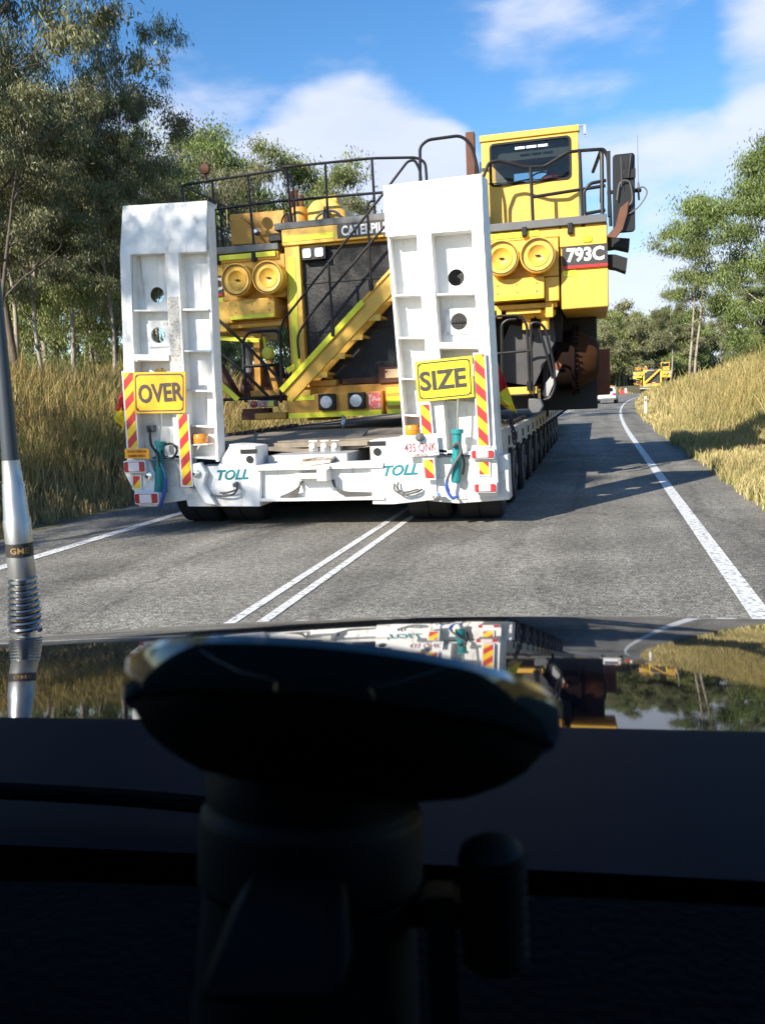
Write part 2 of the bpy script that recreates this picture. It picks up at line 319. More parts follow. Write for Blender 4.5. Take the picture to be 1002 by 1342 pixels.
def road_mat():
    m=mat('chip_seal_road',(.12,.12,.12),.82); N=m.node_tree.nodes;L=m.node_tree.links;b=N['Principled BSDF']; b.inputs['Specular IOR Level'].default_value=.35
    tc=N.new('ShaderNodeTexCoord')
    def noise(sc,de=3,sx=None):
        n=N.new('ShaderNodeTexNoise'); n.inputs['Scale'].default_value=sc; n.inputs['Detail'].default_value=de
        if sx:
            mp=N.new('ShaderNodeMapping'); mp.inputs['Scale'].default_value=sx; L.new(tc.outputs['Object'],mp.inputs[0]); L.new(mp.outputs[0],n.inputs['Vector'])
        else: L.new(tc.outputs['Object'],n.inputs['Vector'])
        return n.outputs[0]
    fine=noise(60,3); coarse=noise(17,4); mid=noise(1.2,6); tracks=noise(1.5,4,(1.,.05,1)); patch=noise(.5,5)
    cr=N.new('ShaderNodeValToRGB'); e=cr.color_ramp.elements; e[0].position=.33; e[0].color=(.045,.043,.04,1); e[1].position=.68; e[1].color=(.335,.315,.265,1); L.new(fine,cr.inputs[0])
    cur=cr.outputs[0]
    for nz,lo,hi,a0,a1 in((coarse,.32,.68,.62,1.4),(mid,.3,.7,.80,1.18),(tracks,.35,.65,.76,1.18),(patch,.35,.62,.80,1.15)):
        r=N.new('ShaderNodeMapRange'); r.inputs[1].default_value=lo; r.inputs[2].default_value=hi; r.inputs[3].default_value=a0; r.inputs[4].default_value=a1; L.new(nz,r.inputs[0])
        v=N.new('ShaderNodeVectorMath'); v.operation='SCALE'; L.new(cur,v.inputs[0]); L.new(r.outputs[0],v.inputs[3]); cur=v.outputs[0]
    # old crack seams running along the lanes
    vo=N.new('ShaderNodeTexVoronoi'); vo.feature='DISTANCE_TO_EDGE'; vo.inputs['Scale'].default_value=.55; mp=N.new('ShaderNodeMapping'); mp.inputs['Scale'].default_value=(1,.28,1); L.new(tc.outputs['Object'],mp.inputs[0])
    ad=N.new('ShaderNodeVectorMath'); ad.operation='MULTIPLY_ADD'; nn=N.new('ShaderNodeTexNoise'); nn.inputs['Scale'].default_value=3; L.new(tc.outputs['Object'],nn.inputs['Vector']); L.new(nn.outputs['Color'],ad.inputs[0]); ad.inputs[1].default_value=(.35,.35,0); L.new(mp.outputs[0],ad.inputs[2]); L.new(ad.outputs[0],vo.inputs['Vector'])
    r=N.new('ShaderNodeMapRange'); r.inputs[1].default_value=.0; r.inputs[2].default_value=.025; r.inputs[3].default_value=.72; r.inputs[4].default_value=1; L.new(vo.outputs[0],r.inputs[0])
    v=N.new('ShaderNodeVectorMath'); v.operation='SCALE'; L.new(cur,v.inputs[0]); L.new(r.outputs[0],v.inputs[3]); L.new(v.outputs[0],b.inputs['Base Color'])
    bp=N.new('ShaderNodeBump'); bp.inputs['Strength'].default_value=.7; bp.inputs['Distance'].default_value=.008; L.new(fine,bp.inputs['Height']); L.new(bp.outputs[0],b.inputs['Normal']); return m
K['road']=road_mat()
K['line']=mat('road_paint_white',(.72,.72,.70),.6,col2=(.26,.26,.25),scale=22,thr=(.47,.66),bump=.3,bscale=90)
K['soil']=mat('dry_soil_and_litter',(.15,.125,.06),.95,col2=(.10,.085,.035),scale=1.3,thr=(.35,.65),bump=.5,bscale=12)
def ground():
    xs=np.unique(np.concatenate([-np.geomspace(30,2500,14)[::-1],np.arange(-30,30.1,.75),np.geomspace(31,2500,14)]))
    ys=np.unique(np.concatenate([-np.geomspace(20,600,8)[::-1],np.arange(-20,120,2.),np.arange(120,260,5.),np.geomspace(260,3500,14)]))
    Xg,Yg=np.meshgrid(xs,ys); Xw=Xg+np.where(np.abs(Xg)<60,1,0)*np.minimum(xc(Yg),400)*(1-sst((np.abs(Xg)-30)/30))
    Z=gz(Xw,Yg)
    nx=len(xs); idx=np.arange(len(ys)*nx).reshape(len(ys),nx); q=np.stack([idx[:-1,:-1],idx[:-1,1:],idx[1:,1:],idx[1:,:-1]],-1).reshape(-1,4)
    me=npmesh('ground',np.stack([Xw,Yg,Z],-1).reshape(-1,3),q,K['soil']); me.polygons.foreach_set('use_smooth',[True]*len(me.polygons))
    o=bpy.data.objects.new('ground',me); COL.objects.link(o); tag(o,kind='structure')
ground()
def strip(name,a,b,z,mt,y0=-60,y1=300,ragged=0,lab=None):
    ys=np.concatenate([np.arange(y0,40,.5 if ragged else 2.),np.arange(40,y1,2.)]); v=[]
    for Y in ys:
        ra=rng.normal(0,ragged) if ragged else 0; rb=rng.normal(0,ragged) if ragged else 0
        x=float(xc(Y)); v+=[(x+a+ra,Y,z),(x+b+rb,Y,z)]
    q=[(2*i,2*i+1,2*i+3,2*i+2) for i in range(len(ys)-1)]
    o=bpy.data.objects.new(name,npmesh(name,np.array(v),np.array(q),mt)); COL.objects.link(o); tag(o,kind='structure'); return o
strip('road',-6.95,1.95,.0,K['road'],ragged=.035)
strip('edge_line',-5.78,-5.62,.006,K['line'])
strip('edge_line',.94,1.08,.006,K['line'])
strip('centre_line',-2.50,-2.42,.006,K['line'])
strip('centre_line',-2.28,-2.20,.006,K['line'])
# ---------------- grass ----------------
def grass_mat(name):
    m=bpy.data.materials.new(name); m.use_nodes=True; N=m.node_tree.nodes;L=m.node_tree.links; b=N['Principled BSDF']; b.inputs['Roughness'].default_value=.7; b.inputs['Specular IOR Level'].default_value=.25
    a=N.new('ShaderNodeAttribute'); a.attribute_name='Col'; L.new(a.outputs['Color'],b.inputs['Base Color'])
    t=N.new('ShaderNodeBsdfTranslucent'); L.new(a.outputs['Color'],t.inputs[0]); mx=N.new('ShaderNodeMixShader'); mx.inputs[0].default_value=.25
    L.new(b.outputs[0],mx.inputs[1]); L.new(t.outputs[0],mx.inputs[2]); L.new(mx.outputs[0],N['Material Output'].inputs[0]); return m
K['grass']=grass_mat('grass_blades')
def vnoise(x,y,s,seed=0):
    x=x/s+seed*17.3; y=y/s+seed*9.1
    xi=np.floor(x).astype(int); yi=np.floor(y).astype(int); fx=sst(x-xi); fy=sst(y-yi)
    h=lambda i,j: (np.sin(i*127.1+j*311.7+seed*74.7)*43758.5453)%1.0
    return (h(xi,yi)*(1-fx)+h(xi+1,yi)*fx)*(1-fy)+(h(xi,yi+1)*(1-fx)+h(xi+1,yi+1)*fx)*fy
def grass(name,zones,palette,label,hfun,cfun,lean=(.25,.05)):
    V=[];Q=[];Cc=[];base=0
    for (s0,s1,y0,y1,dens,wid) in zones:
        n=int(abs(s1-s0)*(y1-y0)*dens)
        s=rng.uniform(s0,s1,n); Y=rng.uniform(y0,y1,n); 
        # tussocks: pull blades toward clump centres
        cs=np.round(s/.45)*.45+.2*np.sin(Y*7.1); cy=np.round(Y/.45)*.45+.2*np.sin(s*6.3); k=rng.uniform(0,.75,n); s=s*(1-k)+cs*k; Y=Y*(1-k)+cy*k
        X=s+xc(Y); h,keep=hfun(s,Y); keep&=rng.uniform(0,1,n)<1
        X,Y,s,h=X[keep],Y[keep],s[keep],h[keep]; n=len(X); h=h*rng.uniform(.5,1.2,n)*np.where(rng.uniform(0,1,n)<.04,1.3,1)
        z=gz(X,Y)-.02; az=rng.uniform(0,2*np.pi,n); ln=h*np.abs(rng.normal(.16,.22,n)); dx=np.cos(az)*ln+lean[0]*h*.6; dy=np.sin(az)*ln+lean[1]*h
        fa=rng.uniform(0,np.pi,n); w=wid*rng.uniform(.6,1.3,n); wx=np.cos(fa)*w/2; wy=np.sin(fa)*w/2
        pts=[]
        for t,ws,b in((0,1,0),(.5,.9,.3),(.82,1.0,.66),(1,.15,1)):
            cx=X+dx*b; cyy=Y+dy*b; cz=z+h*t*(1-.08*b)
            pts+=[np.stack([cx-wx*ws,cyy-wy*ws,cz],1),np.stack([cx+wx*ws,cyy+wy*ws,cz],1)]
        v=np.stack(pts,1).reshape(-1,3); i=np.arange(n)[:,None]*8+base
        q=np.stack([i+np.array([0,1,3,2]),i+np.array([2,3,5,4]),i+np.array([4,5,7,6])],1).reshape(-1,4)
        c=cfun(s,Y,n); tips=np.array([.82,.82,.95,.95,1.1,1.1,1.15,1.15])   # stems greener, seed heads paler
        cc=c[:,None,:]*np.ones((1,8,1)); cc[:,4:,:]=cc[:,4:,:]*.55+.45*palette[0]; cc*=rng.uniform(.75,1.2,n)[:,None,None]
        V.append(v);Q.append(q.reshape(-1,4));Cc.append(cc.reshape(-1,3)); base+=n*8
    me=npmesh(name,np.concatenate(V),np.concatenate(Q),K['grass'],np.concatenate(Cc))
    o=bpy.data.objects.new(name,me); COL.objects.link(o); tag(o,label,'grass',kind='stuff'); return o
straw=np.array([.55,.42,.18]); olive=np.array([.25,.215,.06]); pale=np.array([.62,.50,.25]); rustc=np.array([.30,.15,.055]); green=np.array([.13,.19,.04])
def hR(s,Y):
    n=vnoise(s+Y*.1,Y,2.2,1); st=2.2+1.7*sst((30-Y)/13)+1.2*(vnoise(s,Y,1.8,31)-.5); up=sst((s-st)/.9); h=.24+.14*n+up*(.62+.8*(n-.45)+.35*(vnoise(s,Y,.8,12)-.5)); h=np.clip(h,.16,1.4)
    return h,(s>1.76+.2*vnoise(s,Y,.7,3))
def cR(s,Y,n):
    k=vnoise(s,Y,1.6,5)[:,None]; g=vnoise(s,Y,3.1,6)[:,None]; near=sst((24-Y)/10)[:,None]
    c=straw*(.4+.6*k)+green*(1.-k)*.75; c=np.where(rng.uniform(0,1,(n,1))<.3*g,rustc,c); c=np.where(rng.uniform(0,1,(n,1))<.30,green*1.1,c)
    st=(2.6+1.7*sst((30-Y)/13)+1.2*(vnoise(s,Y,1.8,31)-.5))[:,None]; low=1-sst((s[:,None]-st)/.9)
    pt=sst((vnoise(s,Y,2.3,40)-.55)/.12)[:,None]*(1-low); c=np.where(rng.uniform(0,1,(n,1))<pt*.8,np.array([.17,.15,.05]),c); c=np.where(rng.uniform(0,1,(n,1))<low*.75,pale*(.75+.5*k),c); return np.where(rng.uniform(0,1,(n,1))<low*.22,green*1.3,c)
grass('verge_grass',[(1.75,6.,-3,7,320,.011),(1.7,7.,7,16,1300,.007),(1.7,7.5,16,30,620,.011),(1.95,9,30,55,170,.025),(1.95,14,55,100,45,.05),(1.95,24,100,170,10,.10)],[straw*1.0],'golden and pale green tall grass covering the bank right of the road',hR,cR,(.18,-.05))
def hL(s,Y):
    d=-7.05-s; n=vnoise(s,Y,2.,2); h=.18+.95*sst(d/1.6)+.35*(n-.5)*sst(d/1.5)+.35*sst((d-1.5)/5); return np.clip(h,.12,1.7),(s<-6.95-.3*vnoise(s,Y,.6,4))
def cL(s,Y,n):
    d=(-7.05-s)[:,None]; k=vnoise(s,Y,1.7,8)[:,None]; c=olive*(.7+.5*k)+straw*.40*(1-k)
    c=np.where(rng.uniform(0,1,(n,1))<.35,straw*.72,c); c=np.where(rng.uniform(0,1,(n,1))<.22*sst((d-1.2)/2),rustc,c)
    pt=sst((vnoise(s,Y,2.1,44)-.58)/.12)[:,None]; c=np.where(rng.uniform(0,1,(n,1))<pt*.7,np.array([.15,.17,.05]),c)
    return np.where(d<1.1,pale*.72+rng.uniform(-.04,.04,(n,1)),c)
grass('verge_grass',[(-14.5,-6.9,5,16,380,.014),(-15,-6.9,16,28,210,.018),(-20,-6.9,28,50,60,.035),(-28,-7.1,50,95,18,.07),(-40,-7.1,95,170,5,.14)],[np.array([.44,.31,.12])],'tall olive and rust brown grass along the left side of the road',hL,cL,(.05,-.03))
# ---------------- trees ----------------
def leaf_mat(name,c1,c2):
    m=bpy.data.materials.new(name); m.use_nodes=True; N=m.node_tree.nodes;L=m.node_tree.links; b=N['Principled BSDF']; b.inputs['Roughness'].default_value=.5; b.inputs['Specular IOR Level'].default_value=.4
    a=N.new('ShaderNodeAttribute'); a.attribute_name='Col'; oi=N.new('ShaderNodeObjectInfo')
    mx=N.new('ShaderNodeMix'); mx.data_type='RGBA'; mx.inputs[6].default_value=(*c1,1); mx.inputs[7].default_value=(*c2,1); L.new(oi.outputs['Random'],mx.inputs[0])
    mu=N.new('ShaderNodeVectorMath'); mu.operation='MULTIPLY'; L.new(mx.outputs[2],mu.inputs[0]); L.new(a.outputs['Color'],mu.inputs[1]); L.new(mu.outputs[0],b.inputs['Base Color'])
    t=N.new('ShaderNodeBsdfTranslucent'); L.new(mu.outputs[0],t.inputs[0]); ms=N.new('ShaderNodeMixShader'); ms.inputs[0].default_value=.25
    L.new(b.outputs[0],ms.inputs[1]); L.new(t.outputs[0],ms.inputs[2]); L.new(ms.outputs[0],N['Material Output'].inputs[0]); return m
K['leaf']=leaf_mat('gum_leaves',(.14,.16,.075),(.205,.215,.115))
K['leaf2']=leaf_mat('green_gum_leaves',(.14,.20,.06),(.20,.24,.085))
K['bark']=mat('grey_brown_bark',(.11,.085,.065),.9,var=.35,scale=3,bump=.6,bscale=14)
K['bark2']=mat('pale_gum_bark',(.33,.28,.23),.8,col2=(.13,.10,.08),scale=2.5,thr=(.45,.65),bump=.3,bscale=10)
def tree_meshes(seed,H,crown_from,spread,nlimb,leaves,lsize,bark,leafm,forks=1,lean=0,density=1,clumpr=.6):
    rn=np.random.default_rng(seed); mb=MB(); tips=[]
    def branch(p,d,L,r,depth):
        n=5 if depth<2 else 3; pts=[p]; dd=np.array(d,float); segs=[]
        for i in range(n):
            dd=dd+rn.normal(0,.13,3)+np.array([0,0,.05 if depth<2 else -.02]); dd/=np.linalg.norm(dd); pts.append(pts[-1]+dd*L/n)
        rs=[max(.008,r*(1-.62*i/n)) for i in range(n+1)]
        mb.tube(pts,rs,n=6 if depth<2 else 4)
        return pts,rs,dd
    def grow(p,d,L,r,depth):
        pts,rs,dd=branch(p,d,L,r,depth)
        if depth>=3: tips.append(pts[-1]); tips.append(pts[-2]); return
        k=rn.integers(2,4) if depth>1 else rn.integers(3,5)
        for j in range(k):
            i=rn.integers(2,len(pts)) if j else len(pts)-1
            i=min(i,len(pts)-1)
            az=rn.uniform(0,2*np.pi); side=np.array([math.cos(az),math.sin(az),rn.uniform(-.15,.7)]); nd=dd*.75+side*.75; nd/=np.linalg.norm(nd)
            grow(pts[i],nd,L*rn.uniform(.45,.68),rs[i]*.72,depth+1)
    for f in range(forks):
        d=np.array([lean+ (0 if forks==1 else rn.uniform(-.16,.16)),rn.uniform(-.05,.05),1.]); d/=np.linalg.norm(d)
        n=10; pts=[np.array([f*.25,0,-.3])]
        for i in range(n): d=d+rn.normal(0,.035,3); d[2]=abs(d[2]); d/=np.linalg.norm(d); pts.append(pts[-1]+d*(H*.86+.3)/n)
        r0=H*.0095/(1+.25*(forks-1)); rs=[r0*(1.25 if i==0 else 1-.8*i/n) for i in range(n+1)]; mb.tube(pts,rs,n=9)
        for j in range(nlimb):
            t=crown_from+(1-crown_from)*(j+rn.uniform(0,1))/nlimb; q=t*n; i=min(int(q),n-1); pp=pts[i]+(pts[i+1]-pts[i])*(q-i)
            az=j*2.4+rn.uniform(-.5,.5); el=rn.uniform(.5,1.1); nd=np.array([math.cos(az),math.sin(az),el]); nd/=np.linalg.norm(nd)
            L=spread*(1.05-.5*abs(t-(crown_from+.3)))*rn.uniform(.6,1.1); grow(pp,nd,L*.55,rs[i]*.5,1)
        tips.append(pts[-1]); grow(pts[-1],[rn.normal(0,.2),rn.normal(0,.2),1],spread*.3,rs[-1],2)
    T=np.array(tips); 
    if len(T)==0: T=np.zeros((1,3))
    # leaves hang in clumps round the twig ends
    per=max(3,int(leaves/len(T))); n=per*len(T); 
    ccol=rn.uniform(.62,1.35,len(T)); cr=clumpr*rn.uniform(.55,1.3,len(T))
    c=np.repeat(T,per,0)+rn.normal(0,1,(n,3))*np.repeat(cr,per)[:,None]*np.array([.62,.62,.42])+np.array([0,0,-.12])
    ax=np.stack([rn.normal(0,.45,n),rn.normal(0,.45,n),-np.abs(rn.normal(.9,.4,n))],1); ax/=np.linalg.norm(ax,axis=1)[:,None]
    sd=np.cross(ax,rn.normal(0,1,(n,3))); sd/=np.linalg.norm(sd,axis=1)[:,None]
    Lh=lsize*rn.uniform(.6,1.3,n)[:,None]; w=Lh*.13
    v=np.stack([c,c+ax*Lh*.45+sd*w,c+ax*Lh,c+ax*Lh*.45-sd*w],1).reshape(-1,3); q=np.arange(n*4).reshape(-1,4)
    col=np.repeat(np.repeat(ccol,per)*rn.uniform(.7,1.3,n),4)[:,None]*np.ones((1,3)); 
    hue=np.repeat(rn.uniform(0,1,n),4)[:,None]; col=col*(1+hue*np.array([.25,.08,-.1]))
    tm=bpy.data.meshes.new('trunk'); tm.from_pydata([tuple(x) for x in mb.v],[],mb.f); tm.materials.append(bark); tm.polygons.foreach_set('use_smooth',[True]*len(tm.polygons))
    return tm,npmesh('crown',v,q,leafm,col)
VAR={
 'big':tree_meshes(3,17,.30,6.6,14,34000,.21,K['bark'],K['leaf'],clumpr=.50),
 'big2':tree_meshes(8,15,.26,6.0,13,30000,.21,K['bark'],K['leaf'],clumpr=.48,lean=.06),
 'open':tree_meshes(14,15,.40,6.6,10,20000,.19,K['bark'],K['leaf'],clumpr=.42,lean=.05),
 'slim':tree_meshes(21,13,.42,3.6,9,17000,.18,K['bark2'],K['leaf'],clumpr=.45),
 'twin':tree_meshes(33,13,.40,3.6,9,32000,.19,K['bark2'],K['leaf2'],forks=2,clumpr=.5),
 'round':tree_meshes(41,12,.20,5.2,15,52000,.20,K['bark2'],K['leaf2'],clumpr=.6),
 'bush':tree_meshes(52,7,.10,4.0,13,24000,.19,K['bark'],K['leaf2'],clumpr=.55),
 'far1':tree_meshes(61,14,.14,6.5,11,9000,.55,K['bark2'],K['leaf2'],clumpr=1.0),
 'farbush':tree_meshes(81,5,.02,4.0,10,5000,.5,K['bark'],K['leaf2'],clumpr=.9),
 'far2':tree_meshes(72,14,.16,5.5,10,8000,.55,K['bark'],K['leaf'],clumpr=.9),
}
def tree(kind,X,Y,h,rz,label,group=None,name='gum_tree',z=None,wide=1.):
    base={'big':17,'big2':15,'open':15,'slim':13,'twin':13,'round':12,'bush':7,'far1':14,'far2':14,'farbush':5}[kind]; s=h/base
    o=empty(name,(X,Y,float(gz(X,Y))-.05 if z is None else z),rz); o.scale=(s*wide,s*wide,s); tag(o,label,'tree' if name!='bush' else 'bush',group)
    tm,cm=VAR[kind]
    for nm,me in(('trunk',tm),('crown',cm)):
        c=bpy.data.objects.new(nm,me); COL.objects.link(c); c.parent=o
    return o
def atpx(px,D):
    "ground position on the bearing of px at distance D"
    d=fw+rt*(px-CX)/F-up*(520-CY)/F; d=d/np.hypot(d[0],d[1]); return d[0]*D,d[1]*D
def tpx(kind,px,D,h,rz,label,**k): X,Y=atpx(px,D); return tree(kind,X,Y,h,rz,label,**k)
tpx('big',30,33,20,1.0,wide=.72,label='tallest gum tree at the left edge, dark trunk rising from the rust brown grass')
tpx('open',158,34,14.6,.4,wide=.55,label='open crowned gum tree with bare reaching branches above the left white ramp')
tpx('big2',-55,30,17,2.2,'leafy gum tree cut off by the left edge of the photo')
tpx('slim',70,42,17,4.1,wide=.9,label='dense gum tree between the tallest left tree and the open crowned one')
tpx('slim',120,36,12.5,.9,'slim pale trunked gum rising just left of the left white ramp')
tpx('round',322,54,16.4,.3,'bushy gum tree behind the left black deck railing of the yellow truck')
tpx('round',400,60,15.8,2.0,'rounded gum tree behind the middle deck railing of the yellow truck')
tpx('open',235,50,13.0,2.6,wide=.7,label='thin gum tree between the left white ramp top and the bushy tree')
tpx('twin',903,64,13.6,.35,'gum tree with a pair of pale trunks standing alone on the right bank')
tpx('round',1003,50,12.8,3.9,'broad green gum tree reaching highest at the right edge')
tpx('slim',878,85,9.5,1.3,'small pale stemmed gum left of the twin trunked tree')
tpx('far2',824,210,19,1.3,'thin grey green gum standing above the distant tree line')
LT=[('slim',-17,31,11),('bush',-18,29,5),('slim',-19,36,12),('bush',-19,47,6),('round',-27,46,12),('open',-21,58,14),('big2',-17,66,14),('slim',-15.5,53,12),('round',-25,70,13),('slim',-16,75,12),('big2',-14,88,14),('round',-20,92,13),('slim',-12,101,12),('open',-29,55,15),('big',-33,62,17),('bush',-22,31,5.5),('slim',-26,40,13),('bush',-16,36,4),('bush',-26,37,6),('slim',-17.5,40,12),('slim',-31,50,12)]
for i,(k,x,y,h) in enumerate(LT):
    tree(k,x,y,h,i*1.7,'gum tree in the shaded woodland behind the tall grass on the left','trees of the left woodland')
for i,px in enumerate([5,22,62,78,96,112,133,150,20,88,125,70,10,52]):
    D=[29,35,31,38,33,40,37,31,45,48,52,55,60,50][i]
    tpx('slim' if i%3 else 'open',px,D,[10,12,9,13,11,12,10,8,14,13,15,14,15,13][i],i*2.1,'gum tree in the shaded woodland behind the tall grass on the left',group='trees of the left woodland')
RT=[('round',24.5,74,12),('round',19,84,12),('round',30,84,14),('round',17.5,58,8),('round',20,64,10.5),('slim',23,66,12),('slim',13,74,9),('round',15,83,11),('slim',12.,92,9.5),('round',18,73,12),('bush',14,66,5),('bush',13,80,5),('twin',17,98,12),('round',22,88,13),('slim',26,62,13),('round',27,56,12.5),('bush',18,52,6),('slim',19,58,11),('bush',17,104,6),('slim',15.2,70,9),('slim',22,70,13),('round',28,75,14),('bush',20.5,60,5),('bush',23,66,6)]
for i,(k,x,y,h) in enumerate(RT):
    tree(k,x,y,h,i*2.3,'green gum tree in the wood behind the golden grass on the right','trees of the right wood')
far=[]
for i in range(104):
    px=rng.uniform(250,1060) if i>56 else rng.uniform(770,915); D=rng.uniform(215,300); X,Y=atpx(px,D); 
    tree('far1' if i%2 else 'far2',X,Y,rng.uniform(11,17.5),i*1.1,'distant gum tree in the wood where the road bends out of sight','distant trees at the bend',wide=1.15)
for i in range(44):
    px=rng.uniform(560,1010) if i%2 else rng.uniform(775,905); D=rng.uniform(208,250); X,Y=atpx(px,D)
    tree('farbush',X,Y,rng.uniform(4,6.5),i*1.3,'low dark bush under the distant trees at the bend','bushes under the distant trees',name='bush',wide=1.3)
for i in range(22):
    px=rng.uniform(-20,260); D=rng.uniform(60,85); X,Y=atpx(px,D)
    tree('farbush',X,Y,rng.uniform(3,4.8),i*1.3,'low bush among the trunks of the left woodland','bushes of the left woodland',name='bush',wide=1.2)
for i in range(16):
    px=rng.uniform(783,835); D=rng.uniform(180,215); X,Y=atpx(px,D)
    if X>float(xc(Y))-8.6: X=float(xc(Y))-9.5-rng.uniform(0,3)
    tree('far1' if i%3 else 'far2',X,Y,rng.uniform(9,14.5),i*1.9,'gum tree on the outside of the far bend','trees on the outside of the bend')
# trees beside the road behind the camera car, whose shade dapples the left verge and the load
for i,(k,x,y,h) in enumerate([('big2',-13.2,2.4,12.5),('slim',-13.2,-3.2,12),('slim',-13.5,6,9.5),('round',-24,6,11)]):
    tree(k,x,y,h,i*1.3,'gum tree beside the left verge, back from the grass','trees of the left woodland')
# ---------------- the haul truck chassis ----------------
TX,TY=-3.37,14.0
K['hubm']=mat('shade_toned_rusty_hub',(.010,.005,.004),.8,spec=.12,var=.4,scale=4,dirt=(.022,.010,.004),dirtamt=.5,dscale=3)  # rust colour darkened to stand for the shade under the fender
def haul_truck():
    root=empty('haul_truck',(TX,TY,0))
    def L(px,py,Y=14.0,dy=0): p=P(px,py,Y+dy); return (p[0]-TX,p[1]-TY,p[2])
    Yl=K['yel']; B=K['black']
    def B_(name,m,*bx,bev=.012,par=root):
        mb=MB()
        for a,b in bx: mb.box(a,b)
        if name in('reflective_tape','rail_clamp','deck','window_sticker','deck_edge_beam'): return mb.split(name,m,par,bevel=bev)
        return mb.build(name,m,par,bevel=bev)
    # frame and running gear
    for s in(-1,1):
        B_('frame_rail',K['oran'],((s*.55,-.05,1.25),(s*.85,9.,1.75)))
        B_('lower_frame_arm',K['oran'],((s*1.0,.35,1.15),(s*1.5,.75,1.45)))
    B_('engine_block',K['darkb'],((-1.1,.6,1.5),(1.1,3.2,3.9)))
    mb=MB(); mb.lathe([(-3.05,.18),(-2.5,.24),(2.5,.24),(3.05,.18)],(0,1.3,1.75),(1,0,0),20); mb.build('front_axle',K['rust'],root)
    # bumper
    bp=B_('bumper',K['oran'],((-1.58,-.42,1.22),(.05,-.02,1.60)),((.10,-.46,1.22),(1.58,-.02,1.66)),((-2.18,-.40,1.21),(-1.62,-.1,1.32)),((-1.6,-.2,1.56),(1.6,.0,1.72)),bev=.02)
    B_('reflective_tape',K['lime'],((-1.56,-.424,1.50),(-1.10,-.43,1.575)),((-1.56,-.424,1.215),(.02,-.43,1.30)),((.13,-.464,1.55),(1.55,-.47,1.63)),((.13,-.464,1.36),(1.55,-.47,1.50)),((.13,-.464,1.225),(1.55,-.47,1.30)),bev=0)
    for x in(-.87,-.37):
        h=B_('headlight',B,((x-.14,-.52,1.33),(x+.14,-.42,1.59)))
        mb=MB(); mb.lathe([(0,.095),(.02,.10),(.035,.06),(.04,.0)],(x,-.515,1.46),(0,-1,0),20); mb.build('lens',K['lamp'],h)
    B_('warning_decal',K['pink'],((-.19,-.422,1.32),(.02,-.43,1.58)),bev=0)
    mb=MB(); mb.tube([( -.62+.0*math.cos(a),-.45+.03*math.sin(a)+.06*math.cos(a),1.13+.11*math.sin(a)) for a in np.linspace(0,6.283,20)],.016,8); mb.build('tow_ring',K['chrome'],root)
    B_('battery_box',K['rust'],((-.72,-.1,1.73),(-.02,.12,1.83)),((-.05,-.25,1.72),(.95,.1,1.98)),((1.0,-.2,1.72),(1.55,.1,1.85)))
    B_('faded_panel',mat('peeling_cream_paint',(.62,.45,.25),.6,col2=(.45,.03,.03),scale=7,thr=(.55,.62)),((.07,-.256,1.80),(.62,-.262,1.94)),bev=0)
    B_('junction_box',K['oran'],((-1.25,-.22,1.72),(-.78,.08,1.82)),((-1.02,-.1,1.83),(-.9,.05,1.95)))
    # radiator
    B_('radiator',K['rad'],((-1.34,.06,1.72),(1.5,.5,4.02)),bev=0)
    B_('radiator_baffle',B,((-1.34,.045,3.42),(1.5,.06,3.45)),((-1.34,.045,2.62),(1.5,.06,2.65)),bev=0)
    B_('radiator_guard_frame',Yl,((-1.60,-.06,1.7),(-1.34,.42,4.08)),((1.5,-.06,1.7),(1.72,.42,4.08)),((-1.62,-.10,4.04),(1.74,.5,4.30)),((-1.34,0,4.0),(1.5,.07,4.04)))
    B_('reflective_tape',K['lime'],((-1.55,-.064,1.9),(-1.43,-.07,3.86)),((-1.60,-.104,4.10),(-.72,-.11,4.19)),((1.54,-.064,1.9),(1.66,-.07,3.86)),bev=0)
    pl=B_('maker_plate',K['ink'],((-.66,-.103,4.08),(1.28,-.112,4.30)),bev=0)
    text('lettering','CATERPILLAR',-.10,-.113,4.19,.98,.16,K['letw'],pl,bold=.03)
    wl=B_('work_light_bank',B,((-1.30,-.09,3.78),(-.88,.04,3.99)))
    for x in(-1.20,-.99):
        mb=MB(); mb.prism(rrect(x-.075,x+.075,3.815,3.965,.035,-.092),(0,-.02,0)); mb.build('lens',K['lamp'],wl,bevel=.006)
    # filter boxes, cans
    for s in(-1,1):
        k0=0 if s>0 else -.12
        def bx(a,b): return ((s*a[0],a[1],a[2]),(s*b[0],b[1],b[2]))
        fb=B_('air_filter_box',Yl,bx((1.75+k0,.0,3.24),(2.84,1.4,3.94)),bx((1.80,-.14,2.90),(2.62,1.2,3.23)),bx((2.62,-.02,2.86),(2.84,1.2,3.23)),bx((1.76,.1,2.78),(2.80,.3,2.86)),bev=.015)
        mb=MB()
        for x in(1.9,2.2,2.5): 
            for z in (3.02,3.14): mb.lathe([(0,.016),(.012,.014)],(s*x,-.14,z),(0,-1,0),8)
        mb.split('bolt',K['oran'],fb)
        B_('reflective_tape',K['lime'],bx((1.82,-.144,2.905),(2.60,-.15,2.96)),bev=0)
        for x in((1.99,2.54) if s>0 else (1.83,2.38)):
            mb=MB(); mb.lathe([(0,.262),(.30,.262),(.315,.268),(.34,.268),(.352,.255),(.345,.235),(.325,.225),(.322,.17),(.335,.165),(.335,.15),(.30,.12),(.27,.05),(.27,0)],(s*x,.02,3.53),(0,-1,0),36)
            c=mb.build('air_cleaner',Yl,root)
            mb=MB(); mb.lathe([(0,.246),(.008,.246),(.008,.232),(0,.232)],(s*x,-.333,3.53),(0,-1,0),36,cap=False); mb.build('seal',K['darkb'],c)
            mb=MB(); mb.box((s*x-.04,-.27,3.522),(s*x+.04,-.285,3.538)); mb.lathe([(0,.018),(.04,.012)],(s*x,-.25,3.53),(0,-1,0),10); mb.build('wing_nut',B,c)
